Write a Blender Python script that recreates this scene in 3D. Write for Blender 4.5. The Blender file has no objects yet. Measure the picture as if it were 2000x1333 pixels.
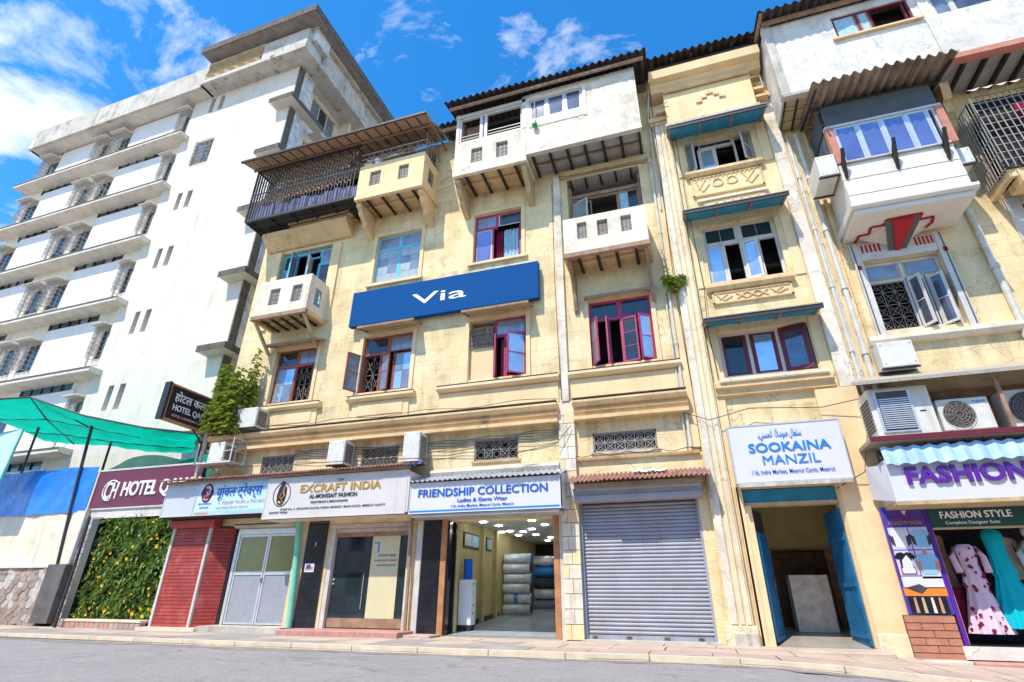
import bpy, math, random
from mathutils import Vector, Matrix
random.seed(7)
rad = math.radians
S = bpy.context.scene
COL = S.collection

# ------------------------------------------------------------------ camera
CAMY = -14.2016
PITCH, ROLL, YAW = rad(25.9), rad(-0.3), rad(-17.9)
def cam_axes(p, r, y):
    cy, sy, cp, sp, cr, sr = math.cos(y), math.sin(y), math.cos(p), math.sin(p), math.cos(r), math.sin(r)
    fwd = Vector((sy*cp, cy*cp, sp)); right = Vector((cy, -sy, 0)); down = fwd.cross(right)
    return cr*right + sr*down, -sr*right + cr*down, fwd
_r, _d, _f = cam_axes(PITCH, ROLL, YAW)
cd = bpy.data.cameras.new('camera'); cam = bpy.data.objects.new('camera', cd); COL.objects.link(cam)
mw = Matrix.Identity(4)
for i, a in enumerate((_r, -_d, -_f)):
    for j in range(3): mw[j][i] = a[j]
mw.translation = Vector((0, CAMY, 0.9)); cam.matrix_world = mw
cd.sensor_width = 36; cd.lens = 1034.18/2000*36; cd.clip_start = .05; cd.clip_end = 3000
S.camera = cam

# ------------------------------------------------------------------ sun and sky
SUN = Vector((-0.35, -1.0, 1.62)).normalized()       # towards the sun
elev = math.asin(SUN.z); az = math.atan2(SUN.x, SUN.y)
sd = bpy.data.lights.new('sun', 'SUN'); sun = bpy.data.objects.new('sun', sd); COL.objects.link(sun)
sd.energy = 5.0; sd.angle = rad(.55); sd.color = (1, .93, .81)
sun.rotation_euler = (-SUN).to_track_quat('-Z', 'Y').to_euler()
W = bpy.data.worlds.new('World'); S.world = W; W.use_nodes = True
nt = W.node_tree; N = nt.nodes; L = nt.links
bg = N['Background']; bg.inputs['Strength'].default_value = .15
sky = N.new('ShaderNodeTexSky'); sky.sky_type = 'NISHITA'; sky.sun_disc = False
sky.sun_elevation = elev; sky.sun_rotation = az; sky.air_density = 1.0; sky.dust_density = .25; sky.ozone_density = 3.0
hs = N.new('ShaderNodeHueSaturation'); hs.inputs['Saturation'].default_value = 1.36; hs.inputs['Value'].default_value = 1.85; hs.inputs['Hue'].default_value = .499
L.new(sky.outputs[0], hs.inputs['Color'])
tc = N.new('ShaderNodeTexCoord')
mp = N.new('ShaderNodeMapping'); mp.inputs['Scale'].default_value = (1.0, 1.3, 1.9); mp.inputs['Location'].default_value = (4.35, .1, .6)
L.new(tc.outputs['Generated'], mp.inputs['Vector'])
n1 = N.new('ShaderNodeTexNoise'); n1.inputs['Scale'].default_value = 4.6; n1.inputs['Detail'].default_value = 10; n1.inputs['Roughness'].default_value = .6; n1.inputs['Distortion'].default_value = .35
L.new(mp.outputs[0], n1.inputs['Vector'])
n2 = N.new('ShaderNodeTexNoise'); n2.inputs['Scale'].default_value = 1.3; n2.inputs['Detail'].default_value = 2
L.new(mp.outputs[0], n2.inputs['Vector'])
ad = N.new('ShaderNodeMath'); ad.operation = 'MULTIPLY_ADD'; ad.inputs[1].default_value = .55
L.new(n2.outputs[0], ad.inputs[0]); L.new(n1.outputs[0], ad.inputs[2])
cr_ = N.new('ShaderNodeValToRGB'); cr_.color_ramp.elements[0].position = .79; cr_.color_ramp.elements[1].position = 1.13
L.new(ad.outputs[0], cr_.inputs[0])
mx = N.new('ShaderNodeMix'); mx.data_type = 'RGBA'; mx.inputs[7].default_value = (8.2, 8.4, 8.9, 1)
ml = N.new('ShaderNodeMath'); ml.operation = 'MULTIPLY'; ml.inputs[1].default_value = .9
L.new(cr_.outputs[0], ml.inputs[0]); L.new(ml.outputs[0], mx.inputs[0]); L.new(hs.outputs[0], mx.inputs[6]); L.new(mx.outputs[2], bg.inputs['Color'])
S.view_settings.view_transform = 'Standard'; S.view_settings.look = 'None'; S.view_settings.gamma = 1
S.view_settings.exposure = .2; S.view_settings.use_curve_mapping = False

# ------------------------------------------------------------------ materials
MT = {}
def mat(name, col, rough=.8, spec=.3, metal=0, noise=0, nscale=3, bump=0, bscale=30, streak=0, streakcol=(.12, .10, .08),
        dirt=0, dirtcol=(.16, .13, .10), dscale=1.2, crack=0, crackscale=1.6, ashlar=None, emit=None, trans=0, col2=None, patch=0, patchcol=(.7, .7, .7), levels=None, lvk=.6):
    m = bpy.data.materials.new(name); m.use_nodes = True; MT[name] = m
    T = m.node_tree; n = T.nodes; l = T.links; b = n['Principled BSDF']
    b.inputs['Roughness'].default_value = rough; b.inputs['Metallic'].default_value = metal
    b.inputs['Specular IOR Level'].default_value = spec
    if emit: b.inputs['Emission Color'].default_value = (*emit[0], 1); b.inputs['Emission Strength'].default_value = emit[1]
    if trans: b.inputs['Transmission Weight'].default_value = trans
    g = n.new('ShaderNodeNewGeometry')
    def nz(scale, detail=5, rough_=.55, sc=None, dist=0):
        t = n.new('ShaderNodeTexNoise'); t.inputs['Scale'].default_value = scale; t.inputs['Detail'].default_value = detail; t.inputs['Roughness'].default_value = rough_; t.inputs['Distortion'].default_value = dist
        if sc:
            q = n.new('ShaderNodeMapping'); q.inputs['Scale'].default_value = sc; l.new(g.outputs['Position'], q.inputs[0]); l.new(q.outputs[0], t.inputs['Vector'])
        else: l.new(g.outputs['Position'], t.inputs['Vector'])
        return t
    def ramp(src, a, c, lo=0, hi=1):
        r = n.new('ShaderNodeMapRange'); r.inputs[1].default_value = a; r.inputs[2].default_value = c; r.inputs[3].default_value = lo; r.inputs[4].default_value = hi; l.new(src, r.inputs[0]); return r.outputs[0]
    def mix(fac, a, bcol, mode='MIX'):
        x = n.new('ShaderNodeMix'); x.data_type = 'RGBA'; x.blend_type = mode
        if isinstance(fac, (int, float)): x.inputs[0].default_value = fac
        else: l.new(fac, x.inputs[0])
        if isinstance(a, tuple): x.inputs[6].default_value = (*a, 1)
        else: l.new(a, x.inputs[6])
        if isinstance(bcol, tuple): x.inputs[7].default_value = (*bcol, 1)
        else: l.new(bcol, x.inputs[7])
        return x.outputs[2]
    def mul(a, k):
        x = n.new('ShaderNodeMath'); x.operation = 'MULTIPLY'; l.new(a, x.inputs[0])
        if isinstance(k, (int, float)): x.inputs[1].default_value = k
        else: l.new(k, x.inputs[1])
        return x.outputs[0]
    c = tuple(col); heights = []
    if noise:
        t = nz(nscale, 6)
        dk = tuple(v*(1-noise) for v in col); lt = col2 or tuple(min(1, v*(1+noise*.6)) for v in col)
        c = mix(ramp(t.outputs[0], .3, .7), dk, lt)
    if patch:
        t = nz(.55, 7, .62); c = mix(mul(ramp(t.outputs[0], .54, .60), patch), c, patchcol)
    if streak:
        t = nz(1, 6, .6, (3.2, 3.2, .22)); t2 = nz(.8, 3)
        c = mix(mul(mul(ramp(t.outputs[0], .52, .72), ramp(t2.outputs[0], .42, .62)), streak), c, streakcol)
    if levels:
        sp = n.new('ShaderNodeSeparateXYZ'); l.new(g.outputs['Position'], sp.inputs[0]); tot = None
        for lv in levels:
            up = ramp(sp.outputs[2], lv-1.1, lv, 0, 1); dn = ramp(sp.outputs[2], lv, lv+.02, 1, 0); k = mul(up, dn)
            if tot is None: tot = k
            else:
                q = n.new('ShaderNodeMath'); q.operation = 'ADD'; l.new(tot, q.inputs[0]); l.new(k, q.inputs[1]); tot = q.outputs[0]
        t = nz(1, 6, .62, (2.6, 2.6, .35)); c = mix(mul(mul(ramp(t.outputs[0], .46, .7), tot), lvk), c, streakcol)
    if dirt:
        t = nz(dscale, 8, .68); c = mix(mul(ramp(t.outputs[0], .52, .74), dirt), c, dirtcol)
        t = nz(dscale*9, 5, .7); c = mix(mul(ramp(t.outputs[0], .64, .74), dirt*.7), c, dirtcol)
    if ashlar:
        br = n.new('ShaderNodeTexBrick'); q = n.new('ShaderNodeMapping'); q.inputs['Rotation'].default_value = (rad(90), 0, 0)
        l.new(g.outputs['Position'], q.inputs[0]); l.new(q.outputs[0], br.inputs['Vector'])
        br.inputs['Scale'].default_value = 1; br.inputs['Brick Width'].default_value = ashlar[0]; br.inputs['Row Height'].default_value = ashlar[1]; br.inputs['Mortar Size'].default_value = .008; br.inputs['Mortar Smooth'].default_value = .6
        t2 = nz(1.1, 4); c = mix(mul(mul(br.outputs['Fac'], ramp(t2.outputs[0], .35, .6)), ashlar[2]), c, tuple(v*.55 for v in col)); heights.append((br.outputs['Fac'], -.5))
    if crack:
        d = nz(2.2, 5, .6)
        va = n.new('ShaderNodeVectorMath'); va.operation = 'MULTIPLY_ADD'; va.inputs[1].default_value = (.55, .55, .55); l.new(d.outputs['Color'], va.inputs[0]); l.new(g.outputs['Position'], va.inputs[2])
        v = n.new('ShaderNodeTexVoronoi'); v.feature = 'DISTANCE_TO_EDGE'; v.inputs['Scale'].default_value = crackscale; l.new(va.outputs[0], v.inputs['Vector'])
        t2 = nz(1.7, 4); k = mul(ramp(v.outputs[0], 0, .022, 1, 0), ramp(t2.outputs[0], .46, .56)); c = mix(mul(k, crack), c, tuple(v_*.35 for v_ in col)); heights.append((k, -.6))
    if isinstance(c, tuple): b.inputs['Base Color'].default_value = (*c, 1)
    else: l.new(c, b.inputs['Base Color'])
    if bump or heights:
        t = nz(bscale, 6, .6); h = mul(t.outputs[0], 1.0)
        for s_, k in heights:
            a2 = n.new('ShaderNodeMath'); a2.operation = 'MULTIPLY_ADD'; l.new(s_, a2.inputs[0]); a2.inputs[1].default_value = k; l.new(h, a2.inputs[2]); h = a2.outputs[0]
        bp = n.new('ShaderNodeBump'); bp.inputs['Strength'].default_value = bump or .3; bp.inputs['Distance'].default_value = .03; l.new(h, bp.inputs['Height']); l.new(bp.outputs[0], b.inputs['Normal'])
    return m
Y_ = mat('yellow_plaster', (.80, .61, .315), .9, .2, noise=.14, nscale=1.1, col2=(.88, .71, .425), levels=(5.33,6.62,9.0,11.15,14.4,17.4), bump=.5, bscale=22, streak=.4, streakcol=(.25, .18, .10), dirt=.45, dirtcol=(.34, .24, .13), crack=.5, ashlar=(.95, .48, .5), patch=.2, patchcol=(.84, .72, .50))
YT = mat('yellow_trim', (.74, .52, .27), .85, .25, noise=.14, nscale=1.6, bump=.3, bscale=18, streak=.6, dirt=.55, dirtcol=(.30, .21, .12), crack=.4)
YB = mat('bright_yellow_plaster', (.82, .61, .345), .85, .25, noise=.12, nscale=1.3, bump=.2, bscale=16, dirt=.3, dirtcol=(.40, .30, .17), streak=.25)
YC = mat('cream_yellow_plaster', (.80, .67, .44), .85, .25, noise=.14, nscale=1.9, bump=.4, bscale=18, streak=.5, dirt=.5, dirtcol=(.42, .32, .2), crack=.6, crackscale=2.4, patch=.4, patchcol=(.80, .77, .70))
CR = mat('cream_plaster', (.78, .69, .54), .85, .25, noise=.14, nscale=1.7, bump=.3, bscale=16, streak=.5, dirt=.45, dirtcol=(.34, .29, .22), crack=.25)
WP = mat('peeling_white_paint', (.75, .665, .54), .85, .25, noise=.16, nscale=2.2, bump=.45, bscale=9, streak=.5, dirt=.75, dirtcol=(.34, .29, .22), crack=.75, crackscale=2.4)
WG = mat('white_grey_plaster', (.70, .655, .59), .85, .25, noise=.16, nscale=1.8, bump=.6, bscale=6, streak=.5, streakcol=(.25, .22, .19), dirt=.6, dirtcol=(.38, .34, .29), crack=.25, crackscale=2.2)
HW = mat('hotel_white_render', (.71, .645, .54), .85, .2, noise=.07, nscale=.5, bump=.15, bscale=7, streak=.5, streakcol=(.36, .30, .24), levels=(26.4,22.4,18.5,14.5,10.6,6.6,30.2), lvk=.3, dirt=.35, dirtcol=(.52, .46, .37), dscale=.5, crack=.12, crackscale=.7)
HP = mat('hotel_panel_white', (.74, .70, .65), .7, .25, noise=.06, nscale=.8, streak=.15, dirt=.15, dirtcol=(.5, .47, .43))
HC = mat('stained_concrete', (.56, .51, .44), .9, .2, noise=.2, nscale=1.2, bump=.4, bscale=10, streak=1.0, streakcol=(.10, .085, .07), dirt=.75, dirtcol=(.17, .145, .12), dscale=1.1)
HL = mat('ledge_concrete', (.68, .62, .53), .9, .2, noise=.12, nscale=1.5, bump=.4, bscale=12, streak=.3, dirt=.4, dirtcol=(.24, .2, .16), dscale=2)
RSL = mat('brown_stained_slab', (.30, .255, .22), .9, .2, noise=.3, nscale=2, bump=.4, streak=.8, dirt=.6, dirtcol=(.08, .07, .06))
HE = mat('blackened_ledge_edge', (.15, .13, .11), .95, .2, noise=.35, nscale=4, bump=.5, bscale=16, dirt=.95, dirtcol=(.07, .06, .05), dscale=2.2)
MS = mat('marble_smear_concrete', (.66, .65, .63), .9, .2, noise=.35, nscale=2.4, bump=.3, dirt=.8, dirtcol=(.20, .20, .21), dscale=1.5, streak=.6)
DW = mat('dark_joist_wood', (.045, .038, .034), .85, .3, noise=.3, nscale=6, bump=.3, bscale=25)
BW = mat('weathered_brown_wood', (.36, .23, .15), .8, .3, noise=.3, nscale=5, bump=.3, bscale=20, dirt=.6, dirtcol=(.13, .08, .05))
OW = mat('orange_wood_post', (.48, .215, .085), .6, .35, noise=.25, nscale=4, bump=.2, dirt=.5, dirtcol=(.2, .09, .04))
TW = mat('tan_wood', (.52, .40, .22), .8, .3, noise=.2, nscale=4, bump=.3, bscale=20, dirt=.5, dirtcol=(.2, .14, .08))
RED = mat('red_window_paint', (.33, .085, .055), .5, .4, noise=.2, nscale=5, dirt=.35, dirtcol=(.12, .05, .04))
MAG = mat('magenta_window_paint', (.42, .045, .125), .5, .4, noise=.2, nscale=5, dirt=.3, dirtcol=(.2, .06, .08))
MAR = mat('maroon_window_paint', (.15, .018, .028), .4, .4, noise=.15, nscale=5)
BLU = mat('sky_blue_window_paint', (.16, .52, .66), .5, .4, noise=.15, nscale=5, dirt=.3, dirtcol=(.5, .5, .45))
WFR = mat('white_window_frame', (.60, .57, .52), .5, .4, noise=.12, nscale=4, dirt=.5, dirtcol=(.3, .25, .2))
ALU = mat('aluminium_frame', (.62, .62, .63), .35, .5, metal=.5, noise=.08, nscale=6)
G1 = mat('sky_reflecting_glass', (.46, .56, .66), .1, .8, metal=.6, noise=.25, nscale=1.3)
G2 = mat('dark_window_glass', (.02, .032, .036), .04, .8, noise=.4, nscale=2)
G3 = mat('dusty_grey_glass', (.26, .29, .33), .22, .7, metal=.35, noise=.3, nscale=2.2)
G6 = mat('grey_blue_glass', (.12, .14, .19), .08, .8, metal=.45, noise=.35, nscale=2)
G4 = mat('violet_tinted_glass', (.22, .25, .43), .08, .8, metal=.6, noise=.2, nscale=1.5)
GT = mat('teal_glass', (.03, .11, .13), .1, .7, noise=.3)
DK = mat('dark_interior', (.035, .03, .028), .9, .1)
CU = mat('light_blue_curtain', (.38, .56, .66), .9, .1, noise=.2, nscale=8)
CW = mat('white_curtain', (.62, .64, .66), .9, .1, noise=.15, nscale=8)
COR = mat('dark_corrugated_sheet', (.07, .052, .048), .75, .3, noise=.4, nscale=2.5, bump=.2, dirt=.5, dirtcol=(.05, .04, .04))
CORB = mat('brown_corrugated_sheet', (.38, .29, .21), .8, .3, noise=.35, nscale=2.5, bump=.2, dirt=.6, dirtcol=(.1, .07, .05))
RUST = mat('rusty_corrugated_sheet', (.33, .17, .13), .75, .3, noise=.35, nscale=3.5, bump=.2, dirt=.5, dirtcol=(.44, .40, .37), dscale=2)
ZINC = mat('pale_zinc_sheet', (.48, .50, .53), .5, .4, metal=.3, noise=.2, nscale=3, dirt=.5, dirtcol=(.3, .27, .25), dscale=3)
BSH = mat('blue_painted_sheet', (.34, .53, .76), .55, .4, noise=.2, nscale=2.2, dirt=.5, dirtcol=(.72, .74, .76), dscale=3.4)
BUN = mat('blue_awning_underside', (.03, .27, .46), .6, .35, noise=.2, nscale=2.5, dirt=.4, dirtcol=(.10, .16, .18))
DGP = mat('dark_grey_panel', (.085, .095, .10), .7, .3, noise=.2, nscale=2)
BAY = mat('bay_white_paint', (.73, .665, .575), .6, .3, noise=.06, nscale=2, dirt=.25, dirtcol=(.5, .44, .36), streak=.15)
GSH = mat('grey_soffit_sheet', (.42, .42, .39), .75, .3, noise=.15, nscale=2, dirt=.3, dirtcol=(.2, .15, .1))
BARM = mat('weathered_cage_bar', (.055, .055, .07), .5, .4, noise=.3, nscale=9)
TAND = None
IRON = mat('black_iron', (.035, .032, .035), .55, .4, noise=.2, nscale=9)
IRW = mat('pale_grille_iron', (.38, .35, .31), .55, .4, noise=.25, nscale=9, dirt=.5, dirtcol=(.25, .14, .08))
IRR = mat('rusty_grille_iron', (.28, .22, .18), .7, .3, noise=.3, nscale=9)
PIPE = mat('painted_drain_pipe', (.62, .58, .49), .6, .35, noise=.15, nscale=4, dirt=.6, dirtcol=(.28, .22, .16), dscale=3)
ACW = mat('ac_casing', (.68, .66, .59), .5, .4, noise=.08, nscale=4, dirt=.55, dirtcol=(.36, .31, .24), dscale=3, streak=.6, streakcol=(.3, .22, .15))
ACD = mat('ac_dark_louvre', (.09, .085, .08), .6, .3)
SW = mat('sign_white', (.64, .635, .67), .45, .4, noise=.05, nscale=1)
SWS = mat('sign_cream_white', (.62, .585, .55), .45, .4, noise=.05, streak=.25, dirt=.15, nscale=1)
SG = mat('sign_blank_grey', (.55, .56, .61), .4, .45, noise=.08, nscale=1.5)
SB = mat('sign_sky_blue', (.40, .66, .85), .4, .45, noise=.12, nscale=1.2, col2=(.6, .8, .92))
VIA = mat('deep_blue_panel', (.008, .075, .235), .9, .1)
WH = mat('white_lettering', (.9, .9, .9), .5, .3)
TBL = mat('blue_lettering', (.008, .10, .46), .45, .4)
TBL2 = mat('bright_blue_lettering', (.01, .21, .62), .45, .4)
TGO = mat('gold_lettering', (.50, .27, .04), .4, .5, metal=.2)
TBK = mat('black_lettering', (.025, .025, .045), .5, .3)
TRD = mat('red_print', (.6, .09, .06), .5, .3)
TPU = mat('purple_lettering', (.10, .015, .28), .35, .5)
TPK = mat('faded_pink_print', (.72, .38, .40), .5, .3)
MRN = mat('maroon_sign', (.145, .016, .045), .4, .4, noise=.1, nscale=1)
BKS = mat('black_sign', (.022, .018, .022), .4, .4)
SHR = mat('red_shutter_paint', (.37, .05, .042), .55, .4, noise=.2, nscale=3, dirt=.25, dirtcol=(.6, .3, .25), dscale=3)
SHG = mat('grey_shutter_steel', (.33, .345, .40), .6, .35, metal=.1, noise=.14, nscale=2.2, dirt=.55, dirtcol=(.34, .26, .22), dscale=1.6, streak=.3)
SHD = mat('shutter_groove', (.10, .075, .065), .8, .3)
BLK = mat('black_glazed_panel', (.015, .016, .022), .16, .6, noise=.3, nscale=3)
DGR = mat('grey_door_panel', (.30, .325, .37), .5, .4, noise=.1, nscale=6, bump=.15)
OLV = mat('olive_film_glass', (.21, .20, .055), .2, .6, noise=.12, nscale=2)
GRP = mat('mint_post_paint', (.20, .60, .46), .6, .3, noise=.2, nscale=3, dirt=.5, dirtcol=(.5, .5, .45))
CRB = mat('cream_glass_board', (.62, .58, .36), .3, .5, noise=.05)
BDR = mat('blue_door_paint', (.012, .155, .33), .55, .35, noise=.3, nscale=3, dirt=.35, dirtcol=(.10, .12, .14), dscale=3)
SHY = mat('shop_yellow_wall', (.46, .38, .17), .7, .3, noise=.1)
SHW = mat('shop_ceiling', (.62, .62, .56), .7, .3, noise=.05)
TIL = mat('shop_floor_tile', (.50, .56, .60), .12, .6, noise=.15, nscale=1.4)
TILS = mat('lobby_floor_tile', (.42, .38, .32), .25, .5, noise=.2, nscale=1.6)
LMP = mat('lit_ceiling_lamp', (1, 1, 1), .5, .3, emit=((.90, .96, 1), 30))
ASP = mat('asphalt', (.35, .325, .32), .9, .3, noise=.25, nscale=24, patch=.35, patchcol=(.27, .25, .245), bump=.9, bscale=55, dirt=.5, dirtcol=(.45, .41, .40), dscale=2.6, crack=.35, crackscale=.35)
GUT = mat('gutter_dust', (.26, .225, .205), .95, .2, noise=.3, nscale=2.5, bump=.5, bscale=40, dirt=.7, dirtcol=(.42, .38, .34), dscale=3)
PAV = mat('pavement_slab_tan', (.52, .41, .32), .9, .25, noise=.18, nscale=1.3, bump=.4, bscale=22, dirt=.4, dirtcol=(.25, .2, .17))
PAV2 = mat('pavement_slab_pink', (.48, .35, .295), .9, .25, noise=.18, nscale=1.3, bump=.4, bscale=22, dirt=.4, dirtcol=(.25, .2, .17))
PAV3 = mat('pavement_slab_grey', (.36, .32, .29), .9, .25, noise=.2, nscale=1.3, bump=.4, bscale=22, dirt=.4, dirtcol=(.2, .17, .15))
KRB = mat('pale_kerb', (.70, .59, .44), .85, .25, noise=.15, nscale=3, bump=.3, dirt=.35, dirtcol=(.3, .25, .2))
STP = mat('pink_granite_step', (.50, .255, .215), .6, .35, noise=.15, nscale=5, bump=.15, dirt=.3, dirtcol=(.3, .2, .17))
STO = mat('rubble_stone', (.34, .27, .225), .9, .25, noise=.3, nscale=5, bump=.6, bscale=14, dirt=.4, dirtcol=(.2, .16, .14))
STO2 = mat('rubble_stone_warm', (.43, .32, .27), .9, .25, noise=.3, nscale=5, bump=.6, bscale=14)
STO3 = mat('rubble_stone_pale', (.52, .47, .43), .9, .25, noise=.25, nscale=5, bump=.6, bscale=14)
MOR = mat('stone_mortar', (.17, .14, .12), .95, .2, noise=.2, nscale=7, bump=.5)
GRN = mat('granite_pier_cladding', (.115, .10, .095), .45, .4, noise=.4, nscale=2.5)
BRK = mat('terracotta_brick', (.46, .20, .125), .85, .25, noise=.2, nscale=4, bump=.4, bscale=25)
TARP = mat('blue_tarpaulin', (.012, .20, .74), .3, .5, noise=.3, nscale=2.5, bump=1.0, bscale=5)
def translucent(m, k):
    T = m.node_tree; n = T.nodes; l = T.links; b = n['Principled BSDF']; tr = n.new('ShaderNodeBsdfTranslucent')
    src = b.inputs['Base Color']
    if src.links: l.new(src.links[0].from_socket, tr.inputs[0])
    else: tr.inputs[0].default_value = src.default_value
    x = n.new('ShaderNodeMixShader'); x.inputs[0].default_value = k
    l.new(b.outputs[0], x.inputs[1]); l.new(tr.outputs[0], x.inputs[2]); l.new(x.outputs[0], n['Material Output'].inputs[0]); return m
NET = translucent(mat('green_shade_net', (.0, .52, .38), .7, .2, noise=.1, nscale=2), .55)
NETP = translucent(mat('pale_green_net', (.35, .55, .47), .7, .2, noise=.25, nscale=1.2), .4)
TAN = translucent(mat('tan_roof_panel', (.46, .32, .20), .7, .3, noise=.12, nscale=2), .35)
TAND = translucent(mat('sooty_roof_panel', (.30, .215, .15), .8, .2, noise=.4, nscale=3), .5)
LEAF = translucent(mat('plant_leaf', (.17, .27, .035), .5, .4, noise=.45, nscale=9, col2=(.42, .50, .07)), .3)
LFD = translucent(mat('green_wall_leaf', (.035, .115, .02), .45, .4, noise=.5, nscale=8, col2=(.24, .36, .04)), .2)
LFB = mat('leaf_mat_backing', (.012, .028, .012), .9, .2, noise=.4)
FLY = mat('yellow_flower', (.75, .50, .02), .6, .3)
FLO = mat('orange_flower', (.72, .27, .07), .6, .3)
STM = mat('plant_stem', (.20, .16, .07), .8, .2)
BTB = mat('blue_water_bottle', (.005, .10, .62), .15, .6)
WAP = mat('white_appliance', (.74, .76, .82), .3, .5)
G5 = mat('frosted_grey_pane', (.40, .44, .46), .35, .5, metal=.2, noise=.2, nscale=3)
FRL = mat('silver_fabric_roll', (.60, .64, .68), .35, .5, metal=.3, noise=.25, nscale=7, bump=.9, bscale=9)
FRB = mat('blue_wrap', (.02, .20, .55), .4, .5, noise=.3, nscale=6)
CLD = mat('dark_cloth', (.06, .06, .075), .9, .2, noise=.4, nscale=6)
CLP = mat('purple_blue_cloth', (.22, .23, .36), .9, .2, noise=.4, nscale=5)
TEA = mat('teal_dress_cloth', (.0, .42, .50), .75, .2, noise=.1, nscale=3)
CRM = mat('cream_cloth', (.68, .63, .53), .8, .2, noise=.1, nscale=4)
GRC = mat('grey_blue_cloth', (.42, .46, .47), .8, .2, noise=.1, nscale=4)
BEI = mat('beige_lace_cloth', (.40, .26, .19), .85, .2, noise=.3, nscale=14)
MCL = mat('maroon_cloth', (.26, .015, .05), .85, .2, noise=.35, nscale=9)
PNK = mat('pink_dress_cloth', (.70, .52, .64), .8, .2, noise=.06, nscale=4)
PKF = mat('maroon_petal_print', (.20, .015, .05), .8, .2)
MAN = mat('mannequin_white', (.68, .62, .58), .5, .3)
PPU = mat('poster_purple', (.13, .03, .30), .4, .4, noise=.35, nscale=2.5, col2=(.06, .06, .42))
PLV = mat('poster_lavender', (.56, .56, .74), .4, .4, noise=.12, nscale=3)
PSK = mat('poster_skin_tone', (.50, .27, .16), .4, .4)
PLB = mat('poster_light_blue', (.25, .52, .72), .4, .4, noise=.1, nscale=9)
POR = mat('poster_orange', (.75, .22, .03), .4, .4)
DGN = mat('dark_green_header', (.012, .07, .075), .35, .4)
EMR = mat('emblem_red', (.42, .012, .02), .5, .3)
EMG = mat('emblem_grey', (.10, .10, .10), .5, .3)
PKP = mat('terracotta_pink_paint', (.52, .22, .15), .7, .3, noise=.15, nscale=4, dirt=.3, dirtcol=(.3, .14, .1))
PKS = mat('pink_scallop_sheet', (.62, .42, .36), .7, .3, noise=.1)
TIN = mat('dirty_eave_concrete', (.42, .37, .31), .9, .2, noise=.3, nscale=3, bump=.3, dirt=.7, dirtcol=(.12, .09, .08), dscale=3)
MBL = mat('mottled_marble_board', (.82, .70, .55), .6, .35, noise=.3, nscale=5, bump=.2)
GBL = mat('green_ball', (.0, .30, .13), .35, .4)
LBD = mat('pale_teal_board', (.48, .66, .64), .45, .4, noise=.15, nscale=1)
LTC = mat('lattice_tan', (.76, .48, .24), .8, .3, noise=.3, nscale=6)
BRO = mat('brown_room_wall', (.34, .21, .12), .9, .2, noise=.4, nscale=4)

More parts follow.
